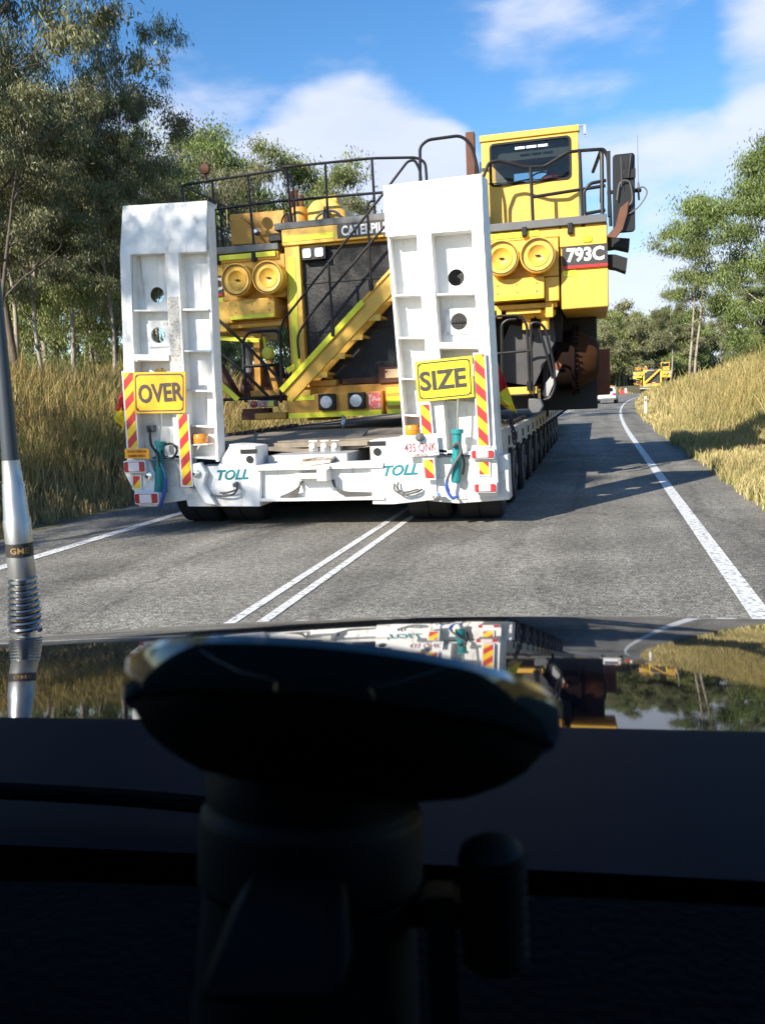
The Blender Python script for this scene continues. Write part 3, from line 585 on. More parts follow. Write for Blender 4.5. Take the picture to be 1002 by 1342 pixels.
    # fenders with the model plates
    for s in(-1,1):
        o=0 if s>0 else .13
        f=B_('fender',Yl,((s*2.87+o,.0,2.72),(s*3.58+o,2.4,3.30)),((s*2.87+o,.01,3.30),(s*3.57+o,2.3,3.98)),bev=.02)
        B_('bracket',Yl,((s*2.86+o,-.03,3.66),(s*3.56+o,.0,3.93)),bev=.006)
        p=B_('model_plate',K['ink'],((s*2.89+o,-.012,3.36),(s*3.57+o,-.03,3.655)),bev=0)
        B_('stripe',K['red'],((s*2.89+o,-.031,3.325),(s*3.57+o,-.034,3.37)),par=p,bev=0)
        text('lettering','793C',s*3.24+(.20 if s<0 else 0),-.031,3.525,.56,.215,K['letw'],p,bold=.036)
        B_('reflective_tape',K['lime'],((s*2.90+o,-.004,3.22),(s*3.10+o,-.01,3.30)),bev=0)
    B_('marker_light',K['signy'],((3.21,-.05,3.70),(3.34,-.03,3.79)))
    # decks
    B_('deck',K['grey'],((-3.40,-.08,4.00),(-1.70,3.0,4.12)),((1.62,-.08,3.97),(3.56,3.0,4.09)),((-1.76,-.06,4.31),(.3,3.0,4.42)),((.3,-.06,4.31),(1.66,3.0,4.42)),bev=.01)
    B_('reflective_tape',K['lime'],((-3.3,-.084,3.90),(-1.76,-.02,3.98)),((1.64,-.03,3.86),(2.55,-.02,3.94)),bev=0)
    B_('deck_edge_beam',Yl,((-3.38,-.04,3.86),(-1.72,.4,3.995)),((1.62,-.015,3.82),(2.86,.4,3.965)),bev=.01)
    # railings
    def rail(pts,r=.022,par=root,m=B,name='handrail',rad=.12):
        mb=MB()
        for q in pts: mb.tube(smoothpath(q,rad),r,8)
        return mb.build(name,m,par)
    zl,zt,zm=4.1,5.2,4.74
    rail([[(-3.37,3.0,zt),(-3.37,-.02,zt),(-1.50,-.02,5.27),(-1.45,-.02,4.2)],[(-3.37,2.9,zm),(-3.37,-.02,zm),(-1.47,-.02,zm+.04)],[(-3.37,-.02,zt),(-3.37,-.02,zl)],[(-2.82,-.02,zt+.01),(-2.80,-.02,3.85)],[(-2.18,-.02,zt+.03),(-2.14,-.02,3.85)],[(-3.37,1.5,zt),(-3.37,1.5,zl)]])
    rail([[(x,-.06,3.84),(x,-.06,3.98)] for x in(-2.8,-2.14)],.05,name='rail_clamp')
    a=lambda x,y,d=0:L(x,y,14.0,d)
    rail([[a(368,219),a(487,207),a(545,206),a(557,212),a(559,235),a(559,300)],[a(371,263),a(440,257),a(500,252),a(545,249)],[a(368,219),a(378,228),a(384,240),a(387,296)],[a(426,213),a(430,296)],[a(487,207),a(492,294)]])
    rail([[a(551,300),a(550,192),a(560,183),a(604,177),a(618,190),a(626,222),a(630,300)]],.025)
    B_('exhaust_post',K['rust'],((a(604,0)[0],.0,4.42),(a(616,0)[0],.12,a(600,174)[2])))
    mb=MB(); mb.lathe([(0,.03),(.1,.055),(.2,.05),(.24,.02)],a(483,300),(0,0,1),12); mb.build('filler_cap',K['lgrey'],root)
    rail([[a(634,300),a(633,232),a(640,213),a(654,210),a(688,219),a(713,218),a(744,199),a(760,197),a(791,195),a(796,206),a(800,296)],[a(697,258),a(793,243)],[a(695,219),a(699,310)],[a(759,198),a(764,304)],[a(766,280),a(765,250),a(773,240),a(794,236)],[a(766,280),a(793,275)]],.026,rad=.045)
    rail([[(3.37,1.6,5.1),(3.50,.0,5.05),(3.50,.0,4.0)],[(3.5,0,4.6),(3.5,1.6,4.6)]],.03)
    B_('rail_clamp',B,((1.62+.67,-.1,3.86),(1.62+.75,-.0,4.0)),((2.98,-.1,3.84),(3.06,0,4.0)))
    # deck clutter
    mb=MB(); 
    q=[L(303,282,15.2),L(374,276,15.2),L(378,322,15.2),L(306,324,15.2)]; mb.prism([(p[0],1.1,p[2]) for p in q],(0,1.1,0)); q=[L(303,290,15.0),L(318,284,15.0),L(350,320,15.0),L(306,322,15.0)]; mb.prism([(p[0],.9,p[2]) for p in q],(0,.15,0)); mb.build('hydraulic_tank',K['oran'],root,bevel=.02)
    mb=MB(); mb.lathe([(0,.05),(.12,.07),(.2,.03)],L(340,305,14.8),(0,-1,0),12); mb.build('filler_cap',K['chrome'],root)
    mb=MB(); mb.lathe([(0,.15),(.3,.15),(.33,.13),(.34,.0)],L(393,298,14.9),(0,0,1),20); mb.build('accumulator',K['oran'],root)
    mb=MB()
    for x,z0,h in((382,276,.28),(389,276,.30),(396,276,.22)): mb.lathe([(0,.035),(h,.035),(h+.03,.05),(h+.06,.02)],L(x,z0,15.0),(0,0,1),10)
    mb.split('exhaust_stack',K['rust'],root)
    mb=MB(); x0=L(408,297,15)[0];x1=L(460,297,15)[0];z0=4.4;z1=L(430,264,15)[2]
    mb.prism([(x0,.8,z0),(x0,.8,z1-.12),(x0+.12,.8,z1),(x1-.28,.8,z1+.02),(x1-.05,.8,z1-.2),(x1,.8,z0)],(0,1.2,0)); mb.box((x1-.45,.9,z1-.1),(x1-.2,1.3,z1+.09)); mb.build('turbo_housing',Yl,root,bevel=.03)
    mb=MB(); mb.tube(spline([(x0+.15,.74,z0+.05),(x0+.2,.72,z0+.22),(x0+.4,.7,z0+.3),(x1-.15,.72,z0+.25),(x1-.05,.74,z0+.05)]),.022); mb.lathe([(0,.05),(.22,.05),(.25,.03)],((x0+x1)/2,.7,z0+.08),(0,0,1),12); mb.build('hose',K['hose'],root)
    mb=MB(); mb.tube(spline([L(372,310,14.6),L(369,290,14.6),L(376,280,14.6),L(380,300,14.6)]),.015); mb.build('hose',K['black'],root)
    B_('cable_box',K['black'],((-1.85,-.12,4.12),(-1.62,.1,4.24)),bev=.02)
    rl=B_('horn_bracket',B,((-2.98,-.04,5.2),(-2.9,.04,5.27)))
    mb=MB(); mb.lathe([(0,.05),(.04,.085),(.08,.095),(.12,.085),(.14,.03)],(-2.94,.07,5.42),(0,-1,0),20); mb.tube([(-2.94,0,5.25),(-2.94,0,5.34)],.02); mb.build('round_lamp',K['rust'],root)
    # cab
    cy=.6; cb=empty('cab',(0,0,0)); cb.parent=root
    bpy.data.objects.remove(cb)
    x0,x1,z0,z1=1.62,3.15,4.08,5.56; wx0,wx1,wz0,wz1=1.76,3.03,4.80,5.45
    mb=MB(); out=rrect(x0,x1,z0,z1,.05,cy); win=rrect(wx0,wx1,wz0,wz1,.07,cy)
    # front wall: ring between outline and window, with thickness
    n=len(out); 
    vs=[*out,*win,*[(p[0],cy+.06,p[2]) for p in out],*[(p[0],cy+.06,p[2]) for p in win]]
    fs=[(i,(i+1)%n,(i+1)%n+n,i+n) for i in range(n)]+[(i+2*n,i+3*n,(i+1)%n+3*n,(i+1)%n+2*n) for i in range(n)]+[(i+n,(i+1)%n+n,(i+1)%n+3*n,i+3*n) for i in range(n)]+[(i,i+2*n,(i+1)%n+2*n,(i+1)%n) for i in range(n)]
    mb.add(vs,fs)
    mb.box((x0+.01,cy+.06,z0),(x0+.07,cy+1.5,4.75)).box((x1-.07,cy+.06,z0),(x1-.01,cy+1.5,4.75)).box((x0+.01,cy+.06,5.46),(x1-.01,cy+1.55,5.57))
    mb.box((x0+.01,cy+1.4,4.75),(x0+.08,cy+1.5,5.46)).box((x1-.08,cy+1.4,4.75),(x1-.01,cy+1.5,5.46)).box((x0+.01,cy+.06,4.75),(x0+.07,cy+.13,5.46)).box((x1-.07,cy+.06,4.75),(x1-.01,cy+.13,5.46))
    mb.box((x0+.07,cy+1.44,z0),(x1-.07,cy+1.5,4.80)).box((x0+.07,cy+.06,z0),(x1-.07,cy+1.44,z0+.08)); mb.box((x0-.02,cy-.03,5.5),(x1+.02,cy+.1,5.6))
    cab=mb.build('cab',Yl,root,bevel=.012)
    mb=MB(); k=.022; win2=rrect(wx0+k,wx1-k,wz0+k,wz1-k,.055,cy-.012); win1=[(p[0],cy-.012,p[2]) for p in rrect(wx0-.01,wx1+.01,wz0-.01,wz1+.01,.075,cy)]
    vs=[*win1,*win2,*[(p[0],cy+.02,p[2]) for p in win2],*[(p[0],cy-.0,p[2]) for p in win1]]; mb.add(vs,[(i,(i+1)%n,(i+1)%n+n,i+n) for i in range(n)]+[(i+n,(i+1)%n+n,(i+1)%n+2*n,i+2*n) for i in range(n)]+[(i+3*n,(i+1)%n+3*n,(i+1)%n,i) for i in range(n)]); mb.build('window_seal',K['rub'],cab)
    mb=MB(); mb.prism(rrect(wx0+.01,wx1-.01,wz0+.01,wz1-.01,.05,cy+.015),(0,.006,0)); mb.build('windscreen',K['glass'],cab)
    B_('headlining',K['cablin'],((x0+.08,cy+.14,5.2),(x1-.08,cy+.17,5.455)),((x0+.08,cy+.2,5.40),(x1-.08,cy+1.38,5.452)),((x0+.09,cy+1.30,4.78),(2.02,cy+1.36,5.45)),((2.62,cy+1.30,4.78),(x1-.09,cy+1.36,5.45)),((2.0,cy+1.30,5.28),(2.7,cy+1.36,5.45)),par=cab,bev=0)
    B_('dashboard',K['dark'],((x0+.08,cy+.1,4.72),(x1-.08,cy+.4,4.83)),par=cab)
    B_('window_sticker',K['letw'],*[((2.16+i*.18,cy+.008,5.335),(2.315+i*.18,cy+.012,5.372)) for i in range(3)],par=cab,bev=0)
    mb=MB(); mb.prism(rrect(2.60,2.98,4.82,5.26,.12,cy+.9),(0,.14,0)); st=mb.build('seat',mat('grey_seat_cloth',(.07,.07,.075),.8),cab,bevel=.03)
    mb=MB(); mb.lathe([(0,.14),(.05,.18),(.16,.16),(.22,.05)],(2.70,cy+.62,4.84),(0,-.2,1),16); mb.build('cushion',K['seatr'],st)
    mb=MB(); mb.tube([(2.55+.19*math.cos(a),cy+.42+.07*math.sin(a),4.93+.13*math.sin(a)) for a in np.linspace(0,6.283,24)],.014,6); mb.tube([(2.55,cy+.42,4.93),(2.55,cy+.3,4.78)],.02); mb.build('steering_wheel',B,cab)
    mb=MB()
    for xx in(2.0,2.5): mb.tube([(xx+.45,cy-.03,4.86),(xx+.2,cy-.05,4.83),(xx-.12,cy-.04,4.79)],.009,6); mb.tube([(xx-.28,cy-.03,4.84),(xx+.3,cy-.03,4.82)],.008,5)
    mb.split('wiper',B,cab)
    mb=MB(); mb.tube([(x1-.05,cy,5.56),(x1+.06,cy-.02,5.58),(x1+.1,cy-.02,5.58),(x1+.10,cy-.02,5.40)],.012); mb.box((x1+.08,cy-.05,5.44),(x1+.12,cy-.03,5.58)); mb.build('lamp_bracket',K['lgrey'],cab)
    mb=MB(); mb.tube([(x0-.02,cy,4.2),(x0-.02,cy,5.2)],.01); mb.build('door_seal',K['rub'],cab)
    # mirror on its arm, the antenna, the rag of rusty sheet and two rubber flaps
    m0=L(803,307); m1=L(831,202); mb=MB(); mb.prism(rrect(m0[0],m1[0],m0[2],m1[2],.05,-.12),(0,.07,0)); mr=mb.build('mirror',B,root,bevel=.012)
    mb=MB(); mb.prism(rrect(m0[0]+.02,m1[0]-.02,m0[2]+.02,m1[2]-.02,.04,-.05),(0,.006,0)); mb.build('mirror_glass',K['chrome'],mr)
    mb=MB(); mb.bar(L(795,252),L(840,249),.05,.05); mb.bar((3.60,-.0,4.05),(3.60,0,5.0),.05,.07); mb.bar(L(836,249),L(837,262),.03,.03,(0,1,0)); mb.tube([(3.88,-.14,4.55),(3.92,-.16,4.9)],.03); mb.box((3.80,-.16,4.55),(3.98,-.12,4.68)); mb.build('mirror_arm',B,root,bevel=.005)
    mb=MB(); mb.tube(spline([L(832,247,13.85),L(843,245,13.85),L(847,254,13.85),L(835,272,13.85),L(815,285,13.85)]),.010); mb.tube(spline([L(808,262,13.83),L(812,240,13.83),L(824,238,13.83),L(828,262,13.83),L(818,274,13.83)]),.012); mb.build('cable',K['hose'],root)
    mb=MB(); mb.tube([L(836,248,13.9),L(835,176,13.9)],.006,5,r2=.003); mb.lathe([(0,.02),(.08,.014)],L(836,246,13.9),(0,0,1),8); mb.tube([L(814,245,13.8),L(813,205,13.8)],.004,5); mb.build('radio_antenna',K['grey'],root)
    mb=MB(); pts=[L(794,310,13.9),L(806,296,13.85),L(812,272,13.8),L(824,262,13.8),L(822,280,13.8),L(816,300,13.8),L(806,312,13.85)]; mb.prism(pts,(0,.05,0)); mb.build('torn_guard',K['rust'],root,bevel=.01)
    for pts in ([(792,310),(825,312),(824,327),(806,323),(792,325)],[(794,333),(806,333),(822,338),(820,356),(807,351),(794,349)]):
        mb=MB(); mb.prism([L(x,y,14.1) for x,y in pts],(0,.35,0)); mb.build('rubber_flap',K['rub'],root,bevel=.006)
    # stair from the bumper to the middle deck
    A=np.array([-1.66,-.42,1.70]); Bp=np.array([1.25,-.42,4.36]); dv=Bp-A; dn=dv/np.linalg.norm(dv); nrm=np.array([-dn[2],0,dn[0]])
    st=MB()
    for yy in(-.44,.0-.02):
        o=np.array([0,yy+.42,0]); st.bar(A+o-nrm*.13,Bp+o-nrm*.13,.05,.30,tuple(nrm))
    st.bar(A+np.array([0,-.03,0])-nrm*.02,Bp+np.array([0,-.03,0])-nrm*.02,.09,.03,tuple(nrm))
    sr=st.build('stair_stringer',Yl,root,bevel=.008)
    tp=MB(); tp.bar(A+dv*.0+np.array([0,-.085,0])-nrm*.03,A+dv*.5+np.array([0,-.085,0])-nrm*.03,.012,.09,tuple(nrm)); tp.build('reflective_tape',K['lime'],root)
    for i in range(9):
        c=A+dv*(i+.6)/9.4-nrm*.27; t=MB(); t.box((c[0]-.12,-.42,c[2]-.06),(c[0]+.13,.0,c[2]-.02)); t.box((c[0]-.12,-.44,c[2]-.10),(c[0]+.13,-.42,c[2]-.0)); t.build('stair_tread',Yl,root,bevel=.004)
    a=lambda x,y,Y=13.52:L(x,y,Y)
    rail([[a(369,505),a(366,436),a(372,418),a(378,411),a(500,256),a(518,232),a(534,211),a(543,209),a(550,222),a(552,240),a(553,280)],[a(392,470),a(389,440),a(405,414),a(505,295),a(520,276)],[a(430,341),a(436,428)],[a(481,272),a(486,368)],[a(481,272),a(483,265),a(490,262)]],.021,name='stair_handrail')
    t=MB()
    for (x,y) in ((436,432),(486,372)): c=a(x,y,13.5); t.lathe([(0,.035),(.17,.04)],(c[0],c[1],c[2]-.1),(0,0,1),10)
    t.split('rail_clamp',B,root)
    # left underside: steps, struts, filler ball, hub, lamps
    a=lambda x,y,Y=13.9:L(x,y,Y)
    rail([[a(284,417,13.6),a(320,450,13.6),a(352,482,13.6),a(372,504,13.6),a(378,520,13.6)],[a(286,460,13.6),a(320,488,13.6),a(352,520,13.6)],[a(322,527),a(319,444),a(326,435),a(362,433),a(368,440),a(368,528)],[a(321,480),a(366,478)],[a(292,524),a(350,521),a(392,517)]],.026,name='access_rail')
    t=MB(); t.bar(a(338,440,14.5),a(340,514,14.5),.12,.16,(0,1,0)); t.bar(a(352,470,14.3),a(364,514,14.3),.10,.10,(0,1,0)); t.bar(a(330,516,14.2),a(368,514,14.2),.15,.10); t.bar(a(285,432,14.4),a(345,442,14.4),.2,.10); t.bar(a(286,426,14.2),a(375,420,14.2),.15,.07); t.bar(a(288,500,14.8),a(308,522,14.8),.12,.12,(0,1,0)); t.split('front_strut',K['oran'],root,bevel=.01)
    t=MB(); c=a(351,463,13.75); t.lathe([(-.11,.03),(-.06,.09),(0,.115),(.05,.09),(.07,.03)],c,(0,-1,0),18); t.bar((c[0]-.03,c[1]+.03,c[2]),(c[0]-.06,c[1]+.03,c[2]+.28),.04,.07,(0,1,0)); t.build('grease_hub',mat('lime_yellow_paint',(.55,.50,.04),.5),root)
    t=MB(); t.lathe([(0,.09),(.55,.09),(.56,.06),(.62,.06)],a(325,488,14.7),(0,0,1),16); t.build('suspension_cylinder',K['lgrey'],root)
    B_('reflective_tape',K['lime'],bev=0) if 0 else None
    t=MB(); t.bar(a(285,500,13.85),a(312,524,13.85),.02,.09,(0,0,1)); t.bar(a(286,443,14.15),a(340,446,14.15),.02,.07); t.bar(a(376,486,13.8),a(390,478,13.8),.02,.09); t.split('reflective_tape',K['lime'],root)
    t=MB(); c0=a(331,534); c1=a(366,524); t.box((c0[0],-.25,c0[2]),(c1[0]-.04,-.05,c1[2])); lp=t.build('lamp_panel',K['lgrey'],root,bevel=.006)
    t=MB(); t.lathe([(0,.06),(.03,.055),(.045,.02)],(c0[0]+.09,-.25,(c0[2]+c1[2])/2),(0,-1,0),14); t.build('lens',K['tl'],lp)
    t=MB(); t.box((c0[0]+.20,-.262,c0[2]+.015),(c0[0]+.30,-.252,c1[2]-.02)); t.build('decal',K['pink'],lp)
    t=MB(); t.box((c1[0]-.14,-.262,c0[2]+.015),(c1[0]-.05,-.252,c1[2]-.015)); t.build('reflector',K['lime'],lp)
    t=MB(); t.box((-2.5,-.18,1.21),(-2.0,-.02,1.34)); t.box((-2.6,.1,1.3),(-2.1,.25,1.4)); t.build('hose_bracket',K['rust'],root)
    # hubs both sides: drum, bolt ring, cone
    t=MB(); t.lathe([(0,.30),(.45,.30),(.5,.2),(.7,.18),(.7,0)],(-2.3,1.3,1.9),(-1,0,0),24); t.build('wheel_hub',K['rust'],root)
    t=MB(); t.bar(L(286,478,14.6),L(312,522,14.6),.1,.28,(0,1,0)); t.build('front_strut',K['rust'],root,bevel=.02)
    for s in(1,):
        t=MB(); t.lathe([(0,.0),(0,.50),(.25,.50),(.25,.60),(.30,.60),(.34,.48),(.62,.34),(.68,.26),(.70,.0)],(s*2.74,1.3,1.98),(s,0,0),32,cap=False); t.lathe([(0,.42),(.8,.42)],(s*2.0,1.3,1.98),(s,0,0),28); h=t.build('wheel_hub',K['hubm'],root); t=MB(); t.lathe([(.31,.5),(.345,.49),(.625,.35),(.69,.27),(.71,.0)],(s*2.74,1.3,1.98),(s,0,0),32,cap=False); t.build('hub_cone',mat('dull_orange_rust',(.05,.02,.007),.75,spec=.15,var=.4,scale=5),h)
        t=MB()
        for j in range(40):
            w=2*math.pi*j/40; t.lathe([(0,.018),(.06,.018)],(s*3.04,1.3+.555*math.cos(w),1.98+.555*math.sin(w)),(s,0,0),6)
        t.split('stud',K['hubm'],h)
    # right underside
    p0=L(704,403,15.4);p1=L(783,536,15.4)
    t=MB(); t.box((p0[0],1.75,p1[2]),(p1[0],1.95,p0[2]+.1)); t.box((p1[0]-.12,1.95,p1[2]+.1),(p1[0],6.5,p0[2])); t.box((p0[0],1.9,2.5),(p1[0]-.14,6.,2.7)); t.build('side_guard_plate',K['darkb'],root,bevel=.01)
    t=MB(); q0=L(782,518,19.);q1=L(799,457,19.); t.box((q0[0]-.3,5.,q0[2]),(q1[0],6.6,q1[2])); t.build('rear_tank',K['rust2'],root,bevel=.03)
    t=MB(); t.bar((p1[0]-.9,2.3,1.0),(p1[0]-.9,2.3,p1[2]+.05),.05,.05,(0,1,0)); t.build('jack_pin',B,root)
    t=MB(); t.box((2.45,.9,2.05),(2.72,1.7,2.5)); t.box((2.5,.8,1.3),(2.62,.86,2.3)); t.split('brake_housing',K['darkb'],root,bevel=.02)
    for x in(690,714):
        t=MB(); c=L(x,432,14.35); t.lathe([(0,.07),(.18,.07),(.18,.12),(.23,.17),(.30,.18),(.34,.09)],c,(0,0,1),20); t.split('suspension_cap',Yl,root)
    t=MB()
    for pts in ([(652,500),(655,455),(668,425),(688,428),(700,440),(692,505)],[(692,505),(694,430),(716,430),(724,418),(728,445),(700,505)]): t.prism([L(x,y,14.6) for x,y in pts],(0,.05,0))
    t.split('grey_guard',mat('dark_grey_guard',(.045,.045,.048),.5,dirt=(.10,.085,.07),dirtamt=.5,dscale=4),root,bevel=.006)
    B_('underdeck_bracket',Yl,((1.85,.1,2.66),(1.93,.2,2.80)),((2.0,.1,2.70),(2.55,.2,2.77)),((2.62,.05,2.62),(2.74,.2,2.86)))
    t=MB(); c0=L(652,518,13.7);c1=L(703,506,13.7); t.box((c0[0],-.3,c0[2]),(c1[0],.1,c1[2])); t.build('lower_step',Yl,root,bevel=.008)
    rail([[L(*p,13.65) for p in q] for q in ([(642,418),(652,414),(682,413),(690,425),(694,508)],[(658,500),(657,425),(664,419),(676,418)],[(643,464),(697,459)],[(697,508),(695,423),(706,422),(714,430),(726,480),(727,508),(720,522),(712,524)],[(706,430),(718,470),(724,496)])],.021,name='access_rail')
    t=MB(); c=L(694,512,13.65); t.lathe([(0,.045),(.14,.045)],c,(0,0,1),10); t.split('rail_clamp',B,root)
    t=MB(); t.prism([L(x,y,13.95) for x,y in ((729,473),(735,479),(718,520),(712,516),(714,503),(726,487))],(0,.06,0)); t.build('lock_strut',K['lgrey'],root,bevel=.006)
    t=MB(); t.prism([L(x,y,13.93) for x,y in ((729,472),(736,478),(732,486),(725,482))],(0,.1,0)); t.build('strut_tip',K['rust2'],root,bevel=.006)
    t=MB(); t.prism([L(x,y,13.8) for x,y in ((692,522),(708,522),(712,532),(707,541),(697,542),(692,534))],(0,.2,0)); t.build('cast_foot',K['grey'],root,bevel=.02)
    t=MB(); t.box((.2,.3,1.2),(2.4,1.2,1.55)); t.box((1.6,.7,1.5),(1.9,1.1,3.1)); t.box((1.7,.9,2.15),(2.85,1.1,3.0)); t.box((-1.9,.7,1.8),(-1.6,1.1,3.1)); t.split('cross_member',K['darkb'],root,bevel=.02)
    # tank, rear axle housing
    t=MB(); t.lathe([(-2.2,.3),(-1.6,.55),(1.6,.55),(2.2,.3)],(0,7.5,1.9),(1,0,0),24); t.build('rear_axle_housing',K['oran'],root)
    t=MB(); t.box((-1.4,3.2,1.75),(1.4,8.5,2.2)); t.box((-1.2,3.4,2.2),(-.9,8.,3.1)); t.box((.9,3.4,2.2),(1.2,8.,3.1)); t.split('main_frame',K['oran'],root,bevel=.02)
    return root
truck=haul_truck()
tag(truck,'near yellow haul truck without wheels or tray, chained on the white trailer','haul truck')
def copy_tree(o,par=None):
    c=o.copy(); COL.objects.link(c); c.parent=par
    for k in kids(o): copy_tree(k,c)
    return c
ft=copy_tree(truck); fx,fy=atpx(854,172); ft.location=(fx,fy,0.); ft.rotation_euler=(0,0,R(-3)); ft['label']='far off yellow haul truck, small above the golden grass where the road bends'
# the trailer under the far truck
def far_trailer():
    r=empty('low_loader_trailer',(fx,fy-2.,0),R(-3)); tag(r,'distant flat trailer under the far off haul truck, mostly hidden by grass','trailer')
    MB().box((-2.3,0,.75),(2.3,26,1.0)).build('deck',K['lgrey'],r,bevel=.02)
    for i in range(8):
        for s in(-1,1):
            t=MB(); t.lathe([(-.5,.35),(-.45,.4),(.45,.4),(.5,.35)],(s*1.7,1.2+i*1.5,.4),(1,0,0),18); t.build('wheel',K['rub'],r)
far_trailer()
# ---------------- the white trailer ----------------
RX,RY=-3.36,9.5
def L(px,py,Y): p=P(px,py,Y); return (p[0]-RX,p[1]-RY,p[2])
def trailer():
    root=empty('low_loader_trailer',(RX,RY,0)); Wt=K['white']
    tag(root,'white multi axle low loader trailer in front of the camera with both ramps folded upright','trailer')
    def bx(name,m,*b,par=root,bev=.008):
        t=MB()
        for a,c in b: t.box(a,c)
        return t.build(name,m,par,bevel=bev)
    # deck: side beams with pockets, timber surface, spine
    LEN=27.
    bx('deck',K['wood'],((-2.15,.75,.92),(2.2,LEN,.985)),bev=0)
    t=MB()
    for i in range(34): t.box((-2.12,.8+i*.24,.988),(2.17,.8+i*.24+.2,1.005))
    t.build('deck_timbers',K['wood'],root)
    for s in(-1,1):
        b=bx('side_beam',K['lgrey'] if s<0 else mat('beige_beam_paint',(.50,.46,.38),.6,dirt=(.18,.14,.1),dirtamt=.7,dscale=3),((s*2.2,.6,.74),(s*2.30,LEN,1.03)),((s*2.05,.6,.74),(s*2.2,LEN,.78)),bev=.01)
        t=MB()
        for i in range(24): t.box((s*2.301,1.3+i*1.05,.84),(s*2.312,1.42+i*1.05,.95)); 
        t.split('stake_pocket',K['darkb'],b)
        t=MB()
        for i in range(24): t.box((s*2.30,1.25+i*1.05,.72),(s*2.34,1.47+i*1.05,.80))
        t.split('chain_hook',K['rub'],b)
    bx('spine',K['lgrey'],((-.5,.3,.45),(.5,LEN,.86)))
    # wheels: eight rows of four on each bogie
    k=0
    for i in range(11):
        for s in(-1,1):
            for j in range(2):
                cx=.22+s*1.50+(j-.5)*.60; cy=.82+i*1.5
                t=MB(); w=.26; t.lathe([(-w,.28),(-w,.385),(-w+.04,.43),(-w+.1,.435),(-.015,.435),(-.015,.42),(.015,.42),(.015,.435),(w-.1,.435),(w-.04,.43),(w,.385),(w,.28)],(cx,cy,.435),(1,0,0),36)
                wh=t.build('wheel',K['rub'],root)
                t=MB(); t.lathe([(0,.27),(.01,.24),(-.06,.2),(-.06,.1),(.03,.09),(.04,.0)],(cx+s*w,cy,.435),(s,0,0),20,cap=False); t.build('rim',K['grey'],wh)
        
    t=MB()
    for i in range(11):
        for s in(-1,1): t.box((.22+s*.85-.1,.7+i*1.5,.35),(.22+s*.85+.1,.95+i*1.5,.8)); t.box((.22+s*.8,.76+i*1.5,.38),(.22+s*1.9,.88+i*1.5,.5))
    t.split('axle_beam',K['rub'],root,bevel=.01)
    # rear cross beam and the two blocks with the lettering
    def blk(name,pts,y0,dy,m=Wt,par=root,bev=.01):
        t=MB(); t.prism([(L(x,y,RY+y0)[0],y0,L(x,y,RY+y0)[2]) for x,y in pts],(0,dy,0)); return t.build(name,m,par,bevel=bev)
    bx('rear_cross_beam',Wt,((-.52,.12,.36),(1.0,.3,.74)),((-.55,.02,.70),(1.0,.35,.765)),((-.55,.02,.33),(1.0,.35,.365)),((-1.1,.3,.36),(1.3,.7,.74)),bev=.006)
    bL=blk('lettered_end_block',[(254,612),(285,611),(300,585),(300,582),(334,585),(335,610),(341,611),(341,664),(284,664)],.05,.42)
    bR=blk('lettered_end_block',[(484,577),(510,575),(536,571),(572,590),(572,655),(515,661),(488,661)],.05,.42)
    blk('gusset_plate',[(240,640),(268,640),(284,664),(246,664)],.08,.3,K['white2']); blk('gusset_plate',[(553,626),(600,626),(612,655),(553,656)],.08,.3,K['white2'])
    for b,px in ((bL,305),(bR,525)):
        p=L(px,622 if px==305 else 616,RY+.05); text('lettering','TOLL',p[0],.048,p[2],.40,.125,K['tealtext'],b,bold=.03,shear=.35,tilt=R(1 if px==305 else 2))
        p=L(px+20 if px==305 else 500,592 if px==305 else 590,RY+.04)
        q=L(327 if px==305 else 494,602 if px==305 else 592,RY+.04)
        t=MB(); t.lathe([(0,.045),(.01,.045)],(q[0],.045,q[2]),(0,-1,0),16); t.box((q[0]-.11,.036,q[2]+.07),(q[0]+.10,.048,q[2]+.12)); t.build('access_holes',K['rub'],b)
    blk('hinge_arm',[(252,608),(262,606),(270,620),(266,636),(283,662),(268,660),(252,632)],-.04,.08)
    t=MB()
    for px,py in((259,620),(197,623),(573,650)): t.lathe([(0,.05),(.05,.05),(.06,.03)],L(px,py,RY-.02),(0,-1,0),16)
    t.split('hinge_pin',K['chrome'],root)
    # draw pieces in the middle
    c0=L(388,618,RY);c1=L(430,608,RY)
    bx('hitch_tongue',K['white2'],((c0[0],-.02,.70),(c1[0]+.02,.5,.745)),((c0[0]-.02,-.08,.60),(c1[0]-.05,.12,.66)),((c0[0]+.28,-.1,.57),(c0[0]+.40,.1,.70)))
    t=MB(); p=[L(391,612,RY),L(433,606,RY+.0),L(446,594,10.2),L(404,597,10.2)]; t.prism([(a[0],a[1],a[2]) for a in p],(0,0,.03)); t.build('worn_plate',mat('chipped_cream_paint',(.55,.50,.42),.7,col2=(.16,.09,.05),scale=6,thr=(.48,.62)),root)
    t=MB()
    for px in(411,426,440): 
        q=L(px,584,10.3); t.box((q[0]-.06,q[1]-.03,q[2]-.07),(q[0]+.06,q[1]+.1,q[2]+.07)); t.lathe([(0,.045),(.05,.04),(.06,.0)],(q[0],q[1]-.03,q[2]),(0,-1,0),14)
    t.split('roller_block',K['white2'],root,bevel=.01)
    # sunk rear of the deck: worn steel slopes
    t=MB(); t.prism([(-1.25,.55,1.01),(-.2,.75,.90),(.3,.9,.90),(1.05,.6,1.01),(1.1,2.4,1.06),(-1.3,2.4,1.06)],(0,0,-.05)); t.build('rear_slope',K['wood'],root)
    t=MB(); t.prism([L(450,578,10.6),L(470,566,11.2),L(482,566,11.2),L(470,580,10.6)],(0,0,.04)); t.prism([(-.9,.7,.8),(-.9,.9,1.10),(-.85,.9,1.10),(-.85,.7,.8)],(0,0,.02)); t.split('plate_ear',K['wood'],root)
